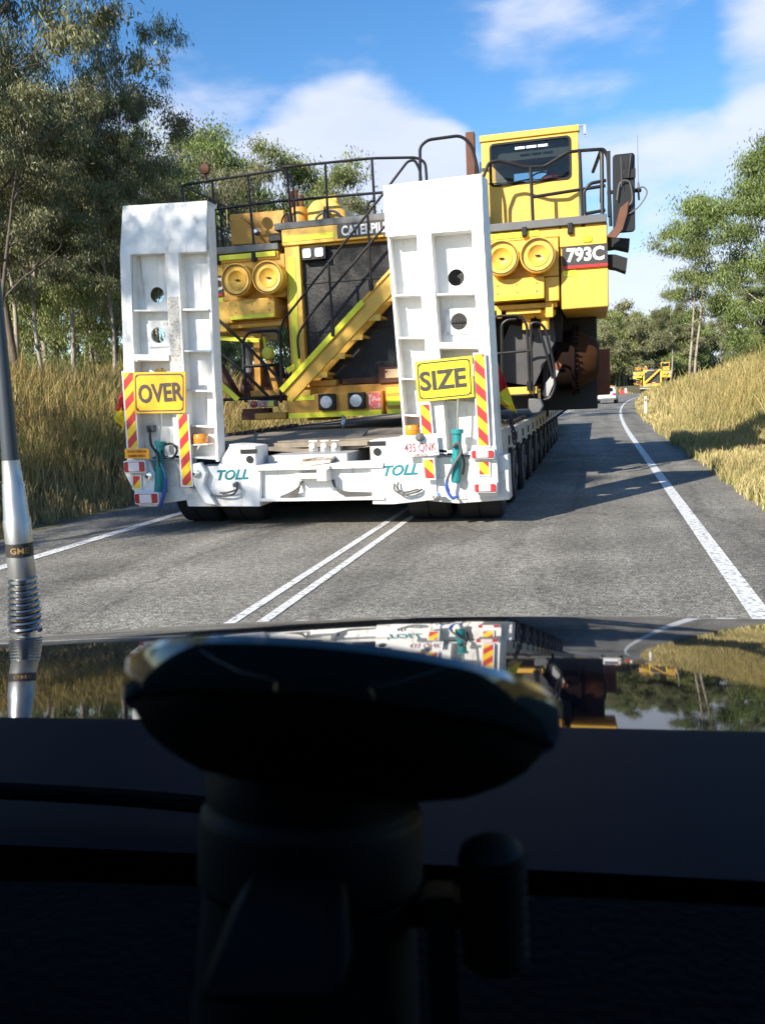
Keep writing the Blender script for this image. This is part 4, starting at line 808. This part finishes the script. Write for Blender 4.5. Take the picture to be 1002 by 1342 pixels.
    # ramps
    def ramp(cx,W,zt,zb,side,tilt):
        "local frame: x across, y back, z up from its foot; side=+1 when the wide cells are on the right"
        r=MB(); H=zt-zb; D=.34; s=side
        def X(a): return a*s
        hw=W/2
        def b(x0,x1,y0,y1,z0,z1): r.box((X(x0),y0,z0),(X(x1),y1,z1))
        # outer webs; x from -hw (outer strip side) to hw
        return r
    def make_ramp(px_tl,px_tr,px_bl,px_br,flip,Y0=RY,D=.2,flare=0.):
        # corner points on the plane of the trailer's tail
        tl,tr,bl,br=[L(*p,Y0) for p in (px_tl,px_tr,px_bl,px_br)]
        H=tl[2]-bl[2]; 
        def q(u,v,y=0.):
            "u 0..1 across, v 0..1 down"
            x=(tl[0]*(1-u)+tr[0]*u)*(1-v)+(bl[0]*(1-u)+br[0]*u)*v; z=(tl[2]*(1-u)+tr[2]*u)*(1-v)+(bl[2]*(1-u)+br[2]*u)*v
            fold=.10*max(0,(.19-v)/.19)
            return (x,y+fold,z)
        t=MB()
        def slab(u0,u1,v0,v1,y0,y1):
            vs=[q(u0,v1,y0),q(u1,v1,y0),q(u1,v1,y1),q(u0,v1,y1),q(u0,v0,y0),q(u1,v0,y0),q(u1,v0,y1),q(u0,v0,y1)]
            t.add(vs,[(0,3,2,1),(4,5,6,7),(0,1,5,4),(1,2,6,5),(2,3,7,6),(3,0,4,7)])
        f=(lambda u:1-u) if flip else (lambda u:u)
        def S(u0,u1,*a): slab(min(f(u0),f(u1)),max(f(u0),f(u1)),*a)
        S(.0,.99,.184,.192,0,D+.03); S(0,1,0,.19,0,.02); S(0,1,-.002,.012,.0,D+.1)       # closed top plate and its lip
        S(0.0,.12,.19,1.0,0,.02); S(.105,.12,.19,1,.02,D); S(0,.012,.19,1,.02,D)
        S(.53,.68,.19,1.0,0,.02); S(.53,.545,.19,1,.02,D); S(.665,.68,.19,1,.02,D)
        S(.975,1,.0,1,0,D+.04)
        if flare:
            p=[q(1,1,0),q(1,1,D+.04),q(1,0,D+.04),q(1,0,0)]; e=lambda a,k:(a[0]+k,a[1],a[2]); t.prism([e(p[0],-.01),e(p[1],flare),e(p[2],flare*.75),e(p[3],-.01)],(-.012,.0,0))

        for v,y0 in((.405,.02),(.565,.02),(.72,.03),(.86,.03),(.985,.0)): S(.68,.975,v,v+.007,y0,D)
        for v in(.407,): S(.12,.53,v,v+.007,.02,D)
        S(.14,.53,.585,.607,-.03,.03); S(.12,.53,.607,.612,.02,D); S(.12,.53,.80,.807,.1,D); S(.12,.68,.985,.995,0,D)
        S(.68,.975,.19,1,D,D+.012)                       # back sheet behind the wide cells
        # back sheet with three round holes
        hv=(.345,.505,.665); hu=.335; edges=[.19,.425,.585,.745]
        n=28
        for i,vh in enumerate(hv):
            u0,u1,v0,v1=.12,.53,edges[i],edges[i+1]; c=q(f(hu),vh,D-.0); rr=.092
            rim=[];outer=[]
            for j in range(n):
                a=2*math.pi*j/n; rim.append((c[0]+rr*math.cos(a),c[1],c[2]+rr*math.sin(a)))
            cor=[q(f(u),v,D) for u,v in((u0,v0),(u1,v0),(u1,v1),(u0,v1))]
            xs=sorted(p[0] for p in cor); x0=(xs[0]+xs[1])/2; x1=(xs[2]+xs[3])/2; z0=cor[2][2]; z1=cor[0][2]
            t.holed(x0-.03,x1+.03,z0-.02,z1+.02,c[1]+.0023*i,c[0],c[2],rr,.014)
            if i==1: t.holed(c[0]-.14,c[0]+.14,c[2]-.14,c[2]+.14,c[1]-.016,c[0],c[2],rr+.002,.014)
        S(.12,.53,.74,.985,D,D+.012)
        rp=t.build('ramp',Wt,root,bevel=.004)
        if not flip:
            t=MB(); slab(.54,.655,.36,.64,-.004,.0); t.build('worn_strip',mat('scuffed_bare_strip',(.66,.62,.55),.7,col2=(.30,.22,.15),scale=38,thr=(.50,.66)),rp)
        s=MB();
        def slab2(u0,u1,v0,v1,y0,y1):
            vs=[q(u0,v1,y0),q(u1,v1,y0),q(u1,v1,y1),q(u0,v1,y1),q(u0,v0,y0),q(u1,v0,y0),q(u1,v0,y1),q(u0,v0,y1)]
            s.add(vs,[(0,3,2,1),(4,5,6,7),(0,1,5,4),(1,2,6,5),(2,3,7,6),(3,0,4,7)])
        for (u0,u1,v0,v1) in ((.118,.124,.012,.45),(.666,.671,.012,.42)):
            a,bq=sorted((f(u0),f(u1))); slab2(a,bq,v0,v1,-.003,.001)
        s.split('weld_seam',K['lgrey'],rp)
        return rp,q,f
    rl,ql,fl=make_ramp((155,268),(266,261),(166,598),(286,605),False,D=.17)
    rr_,qr,fr=make_ramp((499,241),(629,225),(530,590),(650,601),True,D=.22,flare=.045)
    # chute edge of the taller ramp: folded side flange
    # marker strips, signs
    def plate(name,pts,m,y,t=.012,par=root,bev=0,grow=0):
        c=np.mean(pts,0); pp=[(x+(0 if not grow else grow*np.sign(x-c[0])),yy+(0 if not grow else grow*np.sign(yy-c[1]))) for x,yy in pts]
        mb=MB(); mb.prism([(L(x,yy,RY+y)[0],y,L(x,yy,RY+y)[2]) for x,yy in pp],(0,t,0)); return mb.build(name,m,par,bevel=bev)
    sA=stripes('chevron_left_hand',-1.0,.235,.1); sB=stripes('chevron_right_hand',1.0,.235,.2); sB2=stripes('chevron_right_hand_b',1.0,.235,.6)
    for pts,m in (([(161,488),(174,488),(180,587),(168,587)],sA),([(233,543),(245,543),(251,636),(239,636)],sA),([(621,464),(634,464),(640,584),(627,584)],sB),([(550,530),(562,530),(566,569),(553,569)],sB),([(555,602),(567,602),(569,627),(557,627)],sB2),([(627,605),(640,605),(641,622),(628,622)],sB),([(174,624),(183,624),(184,640),(175,640)],sA)):
        b=plate('marker_plate',pts,K['white'],-.055,.02,grow=1.8); plate('stripes',pts,m,-.058,.002,par=b)
    # number plate
    pts=[(526,572),(572,568),(575,596),(529,599)]; npl=plate('number_plate',pts,K['letw'],-.085,.01)
    p=L(550.5,587,RY-.086); text('lettering','435 QNK',p[0],-.087,p[2],.36,.115,K['maroon'],npl,bold=.012,tilt=R(1.5)); 
    p=L(551,596,RY-.086); text('lettering','QUEENSLAND',p[0],-.087,p[2],.16,.022,K['maroon'],npl,bold=0,tilt=R(1.5))
    t=MB(); q=L(550,573,RY-.1); t.lathe([(0,.05),(.08,.045),(.1,.02)],(q[0],-.06,q[2]),(0,-1,0),16); t.build('plate_lamp',K['grey'],npl)
    t=MB(); 
    for x,y in((535,594),(569,571),(571,593),(534,600)): q=L(x,y,RY-.09); t.lathe([(0,.008),(.006,.006)],(q[0],-.086,q[2]),(0,-1,0),8)
    t.split('screw',K['rust'],npl)
    # tail lamps
    def lamp(x0,y0,x1,y1):
        a=L(x0,y1,RY-.1);b=L(x1,y0,RY-.1); w=b[0]-a[0]
        t=MB(); t.prism(rrect(a[0],b[0],a[2],b[2],.02,-.12),(0,.09,0)); h=t.build('tail_lamp',K['letw'],root,bevel=.005)
        t=MB(); t.prism(rrect(a[0]+.012,b[0]-.012,a[2]+.014,b[2]-.014,.015,-.135),(0,.02,0)); t.build('red_lens',K['tl'],h,bevel=.004)
        t=MB(); t.box((a[0]+w*.24,-.141,a[2]+.02),(b[0]-w*.26,-.133,b[2]-.02)); t.build('clear_lens',K['tlw'],h,bevel=.003)
    lamp(164,603,191,620); lamp(178,645,208,661); lamp(617,588,648,602); lamp(621,632,651,646)
    blk('lamp_bracket',[(166,601),(194,600),(200,615),(212,640),(206,664),(182,664),(176,645),(164,622)],-.03,.06,K['white2'])
    blk('lamp_bracket',[(618,584),(650,584),(654,650),(622,652),(612,628)],-.03,.06,K['white2'])
    blk('tail_panel',[(186,604),(246,603),(250,655),(212,660),(205,640)],.12,.25,K['white2'])
    blk('tail_panel',[(555,600),(665,596),(668,655),(600,660),(556,656)],.1,.3,K['white2'])
    n=plate('warning_label',[(163,588),(195,588),(196,601),(164,601)],K['signy_shade'],-.13,.012)
    p=L(179.5,591.7,RY-.131); text('lettering','DO NOT OVERTAKE',p[0],-.131,p[2],.255,.03,K['red'],n,bold=0)
    p=L(179.5,597.5,RY-.131); text('lettering','TURNING VEHICLE',p[0],-.131,p[2],.235,.03,K['red'],n,bold=0)
    # beacons
    for px,py in ((261,581),(539,570)):
        q=L(px,py,RY+.02); t=MB(); t.lathe([(0,.085),(.015,.09),(.05,.088),(.055,.092),(.09,.088),(.11,.078),(.12,0)],(q[0],.06,q[2]),(0,0,1),24); bc=t.build('beacon',K['amb'],root)
        t=MB(); t.box((q[0]-.12,-.02,q[2]-.02),(q[0]+.12,.16,q[2]-.004)); t.bar((q[0]+.02,-.02,q[2]-.03),(q[0]-.1,.1,q[2]-.12),.02,.015); t.build('bracket',K['white'],bc)
    # hydraulic rams
    def cyl(x,y0,y1,r):
        a=L(x,y1,RY+.05);b=L(x+2,y0,RY+.05); a=np.array([a[0],.0,a[2]]);b=np.array([b[0],.0,b[2]]); d=b-a; Hh=np.linalg.norm(d)
        t=MB(); t.lathe([(0,r*.8),(.03,r),(Hh*.45,r),(Hh*.45,r*1.08),(Hh*.5,r*1.08),(Hh*.5,r*.92),(Hh*.92,r*.92),(Hh*.92,r*1.25),(Hh,r*1.25),(Hh,r*.4)],a,d,20); c=t.build('hydraulic_cylinder',K['teal'],root)
        t=MB(); t.tube([b,b+d/Hh*.5],.013,10); t.build('piston_rod',K['chrome'],c)
        return a,b
    a,b=cyl(211,578,650,.058); a2,b2=cyl(598,562,632,.055)
    def hose(pts,r=.014,m='hose',y=-.02):
        t=MB(); t.tube(spline([(L(px,py,RY+yy)[0],yy,L(px,py,RY+yy)[2]) for px,py,yy in pts]),r,8); t.build('hose',K[m],root)
    hose([(196,562,.1),(198,582,0),(206,595,-.08),(210,612,-.1)],.016,'black'); hose([(216,582,-.02),(226,582,-.06),(232,590,-.06),(226,600,-.04),(216,598,-.04),(212,590,-.06)],.014,'black')
    hose([(213,610,-.09),(217,630,-.09),(214,650,-.09),(210,664,-.06)],.022,'blue'); hose([(206,600,-.08),(216,620,-.1),(218,645,-.06)],.016,'teal')
    hose([(593,586,-.08),(600,580,-.1),(604,592,-.09),(596,606,-.09),(590,618,-.09),(585,632,-.08),(588,645,-.06)],.016,'hose'); hose([(586,628,-.08),(585,640,-.08),(592,652,-.08),(600,650,-.06)],.018,'blue'); hose([(604,590,-.06),(608,606,-.06),(606,622,-.05)],.014,'black')
    for k in range(4):
        o=k*2.2
        hose([(368,653-o*.3,.10),(381,652-o,.06),(390,646-o,.03),(393+o*.5,631,.10)],.011); hose([(437-o*.3,629,.10),(441-o*.3,642-o*.6,.05),(452,649-o*.7,.04),(470,649-o*.5,.07),(487,648-o*.3,.1)],.011)
    hose([(272,648,.02),(290,650,-.02),(305,648,-.03),(311,640,-.03),(308,636,.02)],.013); hose([(288,646,.02),(300,645,-.02),(312,640,-.03),(306,634,.02)],.011); hose([(517,634,.02),(517,642,-.03),(528,648,-.04),(545,645,-.03),(553,641,.02)],.013); hose([(522,632,.02),(520,640,-.03),(530,645,-.04),(548,641,-.02)],.011)
    t=MB(); q=L(312,627,RY); 
    blk('hose_socket',[(304,634),(310,631),(311,637),(305,639)],.0,.05,K['grey']); blk('socket_box',[(191,558),(201,557),(201,566),(192,567)],.1,.08,K['grey'])
    # grab chains over the right side beam
    t=MB(); q=L(675,548,11.); 
    return root,ql,qr
tr,ql,qr=trailer()
# signs hung on the ramps
def sign(name,pts,word,m,label,wpx,hpx,cx,cy,tilt,y=-.09,arc_=0):
    c=[L(x,yy,RY+y) for x,yy in pts]; root=empty(name,(RX+np.mean([a[0] for a in c]),RY+y,np.mean([a[2] for a in c]))); tag(root,label,'sign'); ox=root.location
    def q(x,yy,dy=0): p=P(x,yy,RY+y); return (p[0]-ox[0],dy,p[2]-ox[2])
    t=MB(); t.prism([q(*p) for p in pts],(0,.02,0)); t.build('board',m,root,bevel=.003)
    # black border line, rounded
    cc=np.array([q(*p) for p in pts]); ctr=cc.mean(0)
    def ring(k,r):
        o=[]; n=5
        for i in range(4):
            p=np.array(cc[i]);a=np.array(cc[i-1]);b=np.array(cc[(i+1)%4]); da=(a-p)/np.linalg.norm(a-p); db=(b-p)/np.linalg.norm(b-p); p=p+(da+db)*k
            for j in range(n+1):
                s=j/n; o.append((p+da*r)*(1-s)**2+p*2*s*(1-s)+(p+db*r)*s*s)
        return o
    A=ring(.022,.06);B=ring(.036,.05); n=len(A); t=MB(); t.add([(a[0],-.003,a[2]) for a in A]+[(a[0],-.003,a[2]) for a in B],[(i,(i+1)%n,(i+1)%n+n,i+n) for i in range(n)]); t.build('border',K['ink'],root)
    p=q(cx,cy); a=q(cx-wpx/2,cy);b=q(cx+wpx/2,cy); z=q(cx,cy-hpx/2)[2]-q(cx,cy+hpx/2)[2]
    text('lettering',word,p[0],-.003,p[2],b[0]-a[0],z,K['ink'],root,bold=.028,tilt=tilt)
    t=MB()
    for px,py in ((pts[0][0]+5,pts[0][1]+5),(pts[1][0]-4,pts[1][1]+6),(pts[2][0]-4,pts[2][1]-5),(pts[3][0]+5,pts[3][1]-6)): a=q(px,py); t.lathe([(0,.010),(.006,.008)],(a[0],-.003,a[2]),(0,-1,0),10)
    t.split('bolt',K['rust'],root); return root
sign('warning_sign',[(174,488),(243,487),(243,541),(176,542)],'OVER',K['signy_shade'],'yellow OVER sign, toned amber for shade, hanging on the left white ramp',59,25,210.5,514.5,R(1))
sign('warning_sign',[(543,474),(618,466),(621,520),(547,527)],'SIZE',K['signy'],'bright yellow SIZE sign hanging on the right white ramp',61,26,580,497,R(3.2))
# flags
def flag(px_pts,split,Y,label,mir=1):
    root=empty('flag',tuple(P(*px_pts[0],Y))); tag(root,label,'flag'); ox=root.location
    def q(x,y,dy=0): p=P(x,y,Y); return Vector((p[0]-ox[0],dy,p[2]-ox[2]))
    # cloth: two triangular / quad panels with folds; built as a rippled strip
    for nm,poly,m in (('red_panel',px_pts,K['flagr']),('yellow_panel',split,K['flagy'])):
        a,b,c,d=[q(*p) for p in poly]; n=10; vs=[];
        for i in range(n+1):
            for j in range(n+1):
                u,v=i/n,j/n; p=(a*(1-u)+b*u)*(1-v)+(d*(1-u)+c*u)*v; p.y=.05*math.sin(u*7+v*3)*(.3+u)+.03*math.sin(v*9); vs.append(p)
        t=MB(); t.add(vs,[(i*(n+1)+j,i*(n+1)+j+1,(i+1)*(n+1)+j+1,(i+1)*(n+1)+j) for i in range(n) for j in range(n)]); o=t.build(nm,m,root); s=o.modifiers.new('thick','SOLIDIFY'); s.thickness=.004
    return root
flag([(163,503),(163,517),(160,545),(150,535)],[(155,530),(164,540),(160,565),(148,545)],9.62,'red and yellow flag hanging beside the left white ramp')
flag([(645,466),(648,467),(664,506),(643,524)],[(664,506),(677,542),(662,533),(643,524)],9.9,'red and yellow flag hanging behind the right white ramp')
# chain and strap on the deck
def chain(name,pts,label,r=.012,link=.07):
    root=MB(); pts=[Vector(p) for p in pts]; 
    seg=[(pts[i+1]-pts[i]).length for i in range(len(pts)-1)]; tot=sum(seg); n=int(tot/link)
    for k in range(n):
        s=k*link; i=0
        while i<len(seg)-1 and s>seg[i]: s-=seg[i]; i+=1
        p=pts[i].lerp(pts[i+1],min(1,s/seg[i])); d=(pts[i+1]-pts[i]).normalized(); a=d.orthogonal().normalized(); b=d.cross(a)
        if k%2: a=b
        root.tube([p+d*.045*math.cos(w)+a*.025*math.sin(w) for w in np.linspace(0,2*math.pi,9)],r,5)
    c0=pts[0]; root.v=[v-c0 for v in root.v]
    o=root.build(name,K['chain'],None,loc=tuple(c0)); tag(o,label,'chain')
w=lambda x,y,Y:tuple(P(x,y,Y))
chain('lashing_chain',[w(293,571,12.5),w(330,566,12.8),w(365,561,13.2),w(395,556,13.5)],'rusty lashing chain lying across the deck under the left of the yellow bumper',.02)
chain('lashing_chain',[w(668,548,11.2),w(672,562,11.0),w(674,580,10.9),w(676,592,10.9)],'dark lashing chain hanging down the right side of the trailer deck',.014)
chain('lashing_chain',[w(640,556,11.6),w(655,552,12.0),w(672,553,12.3),w(690,545,13.)],'loose chain piled on the deck beside the red and yellow flag right of the ramps',.02)
# ---------------- white car ahead, guide post, far marker ----------------
def white_car():
    X,Y=.98,82.; r=empty('parked_car',(X,Y,0),R(-4)); tag(r,'small white escort car on the road ahead, half hidden behind the brown truck side','car')
    r.name='car'
    prof=[(-2.2,.35),(-2.28,.6),(-2.22,.95),(-1.9,1.02),(-1.55,1.06),(-1.0,1.42),(-.2,1.48),(.6,1.40),(1.15,1.02),(2.0,.88),(2.25,.6),(2.2,.35)]
    t=MB(); n=len(prof); W=.9; vs=[]
    for s,k in((-1,0),(1,0)):
        for y,z in prof: vs.append((s*(W-(max(0,z-1.0)*.35)),y,z))
    t.add(vs,[tuple(range(n)),tuple(range(2*n-1,n-1,-1))]+[(i,i+n,(i+1)%n+n,(i+1)%n) for i in range(n)]); t.build('body',K['letw'],r,bevel=.04)
    t=MB(); t.prism([(-.62,-1.62,1.07),(.62,-1.62,1.07),(.56,-1.10,1.38),(-.56,-1.10,1.38)],(0,-.012,.01)); t.build('rear_window',K['tint'],r)
    for s in(-1,1):
        t=MB(); t.prism([(s*.90,-1.3,1.05),(s*.90,.9,1.05),(s*.78,.45,1.36),(s*.78,-.9,1.38)],(s*.012,0,0)); t.build('side_window',K['tint'],r)
        t=MB(); t.box((s*.62,-2.31,.72),(s*.88,-2.2,.92)); t.build('tail_light',K['tl'],r,bevel=.02)
        for y in(-1.4,1.4):
            t=MB(); t.lathe([(-.11,.26),(-.11,.3),(-.08,.33),(.08,.33),(.11,.3),(.11,.26)],(s*.8,y,.33),(1,0,0),24); wh=t.build('wheel',K['rub'],r); t=MB(); t.lathe([(0,.2),(.02,.19),(.02,0)],(s*.91,y,.33),(s,0,0),16,cap=False); t.build('rim',K['alu'],wh)
    t=MB(); t.box((-.26,-2.30,.55),(.26,-2.285,.67)); t.build('number_plate',K['letw'],r)
    t=MB(); t.box((-.85,-2.33,.32),(.85,-2.2,.5)); t.build('bumper',K['grey'],r,bevel=.02)
    t=MB(); t.box((-.5,-.25,1.49),(.5,-.05,1.6)); t.build('roof_beacon',K['amb'],r,bevel=.02); t=MB(); t.box((-.55,-.28,1.46),(.55,-.02,1.5)); t.build('roof_bar',K['black'],r)
white_car()
def post(px,py,px2,py2):
    g=G(px,py); D=g[1]; h=P(px2,py2,D)[2]; r=empty('guide_post',(g[0],g[1],float(gz(g[0],g[1])))); tag(r,'white roadside guide post at the edge of the golden grass','post')
    t=MB(); t.box((-.05,-.02,-.1),(.05,.02,h)); t.build('post',K['letw'],r,bevel=.008); t=MB(); t.box((-.035,-.026,h-.22),(.035,-.021,h-.12)); t.build('reflector',K['tl'],r)
post(845.5,547,848,519)
def marker():
    g=G(817,519.5); r=empty('traffic_marker',(g[0],g[1],0)); tag(r,'tiny red and white marker board far down the road beyond the white car','road marker')
    t=MB(); t.box((-.5,0,.3),(.12,.03,.95)); t.build('red_board',K['flagr'],r,bevel=.01); t=MB(); t.box((.13,0,.55),(.42,.03,1.15)); t.build('white_board',K['letw'],r,bevel=.01)
    for x in(-.42,.3): t=MB(); t.bar((x,-.25,0),(x,.03,.6),.04,.04); t.bar((x,.3,0),(x,.03,.6),.04,.04); t.build('leg',K['grey'],r)
marker()
# ---------------- the camera car ----------------
CYAW=R(4)
def camera_car():
    r=empty('camera_car',(0,0,0),CYAW); tag(r,'dark glossy car the photo is taken from, bonnet and dashboard filling the foreground','car')
    paint=mat('near_black_blue_paint',(.005,.0065,.012),.03,spec=.5,coat=.0,bump=.004,bscale=3); paint.node_tree.nodes['Principled BSDF'].inputs['IOR'].default_value=1.36; sat=mat('dull_dark_blue_panel',(.0025,.004,.009),.5,spec=.05,var=.2,scale=8)
    # hood surface z(y,x): level behind the crease, rolling down ahead of it
    yf=1.20; yc=.495; yb=.345
    def prof(y,x):
        zc=1.3025
        if y<=yc: z=zc+.004*(y-yc)/.2
        else:
            t=(y-yc)/(yf-yc); sl0,sl1=math.tan(R(7.7)),math.tan(R(11.1)); z=zc-(yf-yc)*(sl0*t+(sl1-sl0)*t*t/2)
        k=min(1,max(0,(y-yc)/(yf-yc))); return z-(.012+.040*k)*x*x
    ys=list(np.linspace(yb,yc-.006,6))+list(np.linspace(yc-.004,yc+.004,4))+list(np.linspace(yc+.006,yf,26)); xs=np.linspace(-.90,.90,49); t=MB(); vs=[]
    for y in ys:
        for x in xs:
            k=(y-yc)/(yf-yc) if y>yc else 0; yy=y-.01*k*k*(x/.8)**2; vs.append((x,yy,prof(y,x)))
    ny=len(ys)
    for e,(dy,dz) in enumerate(((.02,-.008),(.035,-.03),(.04,-.09),(.02,-.25))):
        for x in xs: vs.append((x,yf-.01*(x/.8)**2+dy,prof(yf,x)+dz))
    nx=len(xs); f_=lambda a,b:[(i*nx+j,i*nx+j+1,(i+1)*nx+j+1,(i+1)*nx+j) for i in range(a,b) for j in range(nx-1)]
    t.add(vs,f_(8,ny+3)); h=t.build('bonnet',paint,r); t=MB(); t.add(vs[:9*nx],f_(0,8)); t.build('rear_bonnet_panel',sat,h)
    t=MB(); 
    for x,y in((-.31,.42),(-.33,.385)): t.lathe([(0,.005),(.003,.0045),(.005,0)],(x,y,prof(y,x)),(0,0,1),10)
    t.split('washer_nozzle',K['rub'],h)
    # cowl and wipers, dashboard
    t=MB(); t.box((-.86,.12,1.15),(.86,.50,1.262)); t.build('cowl',K['rub'],r,bevel=.01)
    t=MB(); t.tube(spline([(-.70,.362,1.300),(-.45,.375,1.309),(-.2,.372,1.311),(-.08,.362,1.305)]),.0045,8); t.split('wiper_arm',mat('matt_black_rubber',(.003,.003,.003),.8,spec=.05),r)
    dm=mat('dark_dash_mat',(.003,.0035,.0048),1.,spec=.05,var=.45,scale=120,bump=.6,bscale=240)
    ds=MB(); vs=[]; yy=np.linspace(-.05,.318,14); xx=np.linspace(-.82,.82,30)
    for y in yy:
        for x in xx: vs.append((x,y-.01*(x/.8)**2,1.301+.004*math.sin(x*9+1)+.012*math.exp(-((x+.19)/.05)**2-((y-.24)/.05)**2)-.05*max(0,(.1-y)/.15)**2))
    ds.add(vs,[(i*30+j,i*30+j+1,(i+1)*30+j+1,(i+1)*30+j) for i in range(13) for j in range(29)]); ds.box((-.82,-.05,.6),(.82,.0,1.2)); ds.build('dashboard',dm,r)
    # unseen cabin shell round the camera, there to shade the dashboard
    dk=mat('dark_cabin_trim',(.02,.02,.022),.8)
    t=MB(); t.box((-.82,-1.9,1.76),(.82,-.06,1.80)); t.build('roof',dk,r,bevel=.02)
    for s in(-1,1):
        t=MB(); t.box((s*.84,-1.9,.35),(s*.90,.33,1.27)); t.build('door_panel',dk,r,bevel=.02)
        t=MB(); t.bar((s*.84,.33,1.27),(s*.80,-.08,1.78),.05,.07,(0,1,0)); t.build('windscreen_pillar',dk,r)
        t=MB(); t.prism([(s*.86,-1.85,1.27),(s*.86,.28,1.27),(s*.81,-.08,1.76),(s*.81,-1.85,1.76)],(s*.006,0,0)); t.build('side_window',K['tint'],r)  # unseen pane made opaque to block low sun from the dashboard
        t=MB(); t.box((s*.86,.36,.35),(s*.93,1.12,1.12)); t.build('front_wing',paint,r,bevel=.03)
    t=MB(); t.box((-.84,-1.96,.35),(.84,-1.9,1.78)); t.build('rear_wall',dk,r)
    t=MB(); t.box((-.84,-1.9,.35),(.84,.33,.38)); t.build('floor_pan',dk,r)
    # two way radio antenna standing ahead of the bonnet
    A=np.array([-.715,1.93,0.]); 
    def ap(px,py):
        p=P(px,py,1.95); return p
    Minv=Matrix.Rotation(-CYAW,3,'Z')
    def w2l(p): return Minv@Vector(p)
    Yp=1.24
    base=w2l(P(37,842,Yp)); tip=w2l(P(-12,300,Yp)); s0=w2l(P(34,828,Yp)); s1=w2l(P(30,757,Yp)); f1=w2l(P(26,728,Yp)); l1=w2l(P(25,711,Yp)); f2=w2l(P(14,603,Yp))
    sc=(P(501,700,Yp)-P(500,700,Yp))[0]
    an=MB(); 
    def cone(a,b,ra,rb,rings=()): 
        an.lathe([(0,ra),((b-a).length,rb)],a,b-a,24)
    low=base+(base-s0).normalized()*.25
    an2=MB(); an2.lathe([(0,.012),((s0-low).length,.014)],low,s0-low,20); 
    d=(f2-s0).normalized(); ln=(l1-s0).length
    Lf=(f2-l1).length
    an.lathe([(0,18.5*sc),(Lf*.28,18.3*sc),(Lf*.3,17*sc),(Lf*.55,16*sc),(Lf*.56,15.5*sc),(Lf*.72,14.5*sc),(Lf*.73,13.6*sc),(Lf,12*sc)],l1,f2-l1,28)
    an.lathe([(0,17*sc),(4*sc,18.5*sc),((f1-s1).length,18.2*sc)],s1,f1-s1,28)
    fer=an.build('antenna_ferrule',K['alu'],r); b2=an2.build('antenna_base',K['alu'],r)
    lb=MB(); lb.lathe([(0,18.2*sc),(0,18.7*sc),((l1-f1).length,18.7*sc),((l1-f1).length,18*sc)],f1,l1-f1,28); lbo=lb.build('label_band',K['ink'],r)
    sp=MB(); N=9; axis=(s1-s0); a1=axis.normalized().orthogonal().normalized(); a2=axis.normalized().cross(a1); pts=[];rad=[]
    for i in range(N*16+1):
        u=i/(N*16); w=2*math.pi*N*u; rr=(23.5-5.5*u)*sc*(1 if u>.12 else .9); c=s0+axis*u; pts.append(c+a1*rr*math.cos(w)*.92+a2*rr*math.sin(w)*.92)
    sp.tube(pts,4.0*sc,8); sp.lathe([(0,11*sc),((s1-s0).length,10*sc)],s0,axis,12); sp.build('antenna_spring',mat('spring_steel',(.42,.40,.38),.25,metal=1),r)
    wh=MB(); wh.lathe([(0,11.5*sc),((tip-f2).length,6.0*sc)],f2,tip-f2,20); wh.lathe([(0,6*sc),(.6,4*sc)],tip,(tip-f2),12); wh.build('antenna_whip',mat('grey_fibreglass_whip',(.045,.055,.065),.45),r)
    # GME lettering wrapped on the band
    me=text('lettering','GME',0,0,0,26*sc,8.5*sc,mat('gold_lettering',(.75,.5,.2),.5),r,bold=.01)
    ax=(l1-f1).normalized(); ctr=(f1+l1)/2; toc=(Minv@Vector(C0)-ctr); toc-=ax*toc.dot(ax); toc.normalize(); sidev=ax.cross(toc)*1.0
    for v in me.data.vertices:
        x,z=v.co.x,v.co.z; th=x/(18.9*sc); v.co=ctr+ax*z+(toc*math.cos(th)+sidev*math.sin(th))*(18.95*sc)
    return r
car=camera_car()
# ---------------- suction mount on the windscreen ----------------
def mount():
    c=Vector(P(447,935,.187)); Rz=Matrix.Rotation(0,3,'Z'); n=Vector((.02,math.sin(R(30)),math.cos(R(30)))).normalized()
    r=empty('suction_mount',tuple(c),0); tag(r,'out of focus black suction cup mount standing close to the camera on the windscreen','phone mount')
    c_=np.array(c); lv=mat('worn_black_plastic',(.004,.004,.0045),.5,spec=.08); gl=mat('clear_rim_plastic',(.02,.028,.024),.06,coat=.8); dk=mat('matt_black_plastic',(.005,.005,.0055),.6,spec=.3)
    t=MB(); t.lathe([(-.0035,.030),(-.0045,.047),(-.004,.0495),(-.001,.0508),(.0045,.0508),(.0065,.049),(.0065,0)],(0,0,0),n,64); t.build('suction_disc',gl,r)
    t=MB(); t.lathe([(-.0035,.0475),(-.006,.0465),(-.0095,.0435),(-.013,.038),(-.016,.031),(-.018,.02),(-.019,.0)],(0,0,0),n,48); t.build('suction_dome',dk,r)
    t=MB(); t.lathe([(0,.018),(.0,.0235),(.002,.0245),(.010,.0245),(.011,.0255),(.013,.026),(.026,.026),(.028,.0245),(.10,.028)],(-.006,-.004,-.010),(-.02,-.22,-1),40); t.build('mount_body',dk,r,bevel=.001)
    t=MB(); q=[P(300,1195,.142)-c_,P(438,1195,.142)-c_,P(452,1318,.130)-c_,P(248,1322,.130)-c_]; t.prism([tuple(a) for a in q],(0,.010,.003)); t.build('release_lever',lv,r,bevel=.002)
    t=MB(); t.lathe([(0,.006),(.0,.0065),(.025,.0065),(.026,.005)],(.037,-.018,-.046),(0,0,1),18)
    for i in range(8): t.lathe([(0,.0072),(.0014,.0072)],(.037,-.018,-.045+i*.003),(0,0,1),18)
    t.build('adjusting_knob',dk,r)
    t=MB(); t.bar((.018,-.012,-.04),(.04,-.016,-.035),.006,.006); t.bar((.026,-.02,-.03),(.028,-.03,-.1),.006,.008); t.split('arm',dk,r)
    return r
mount()
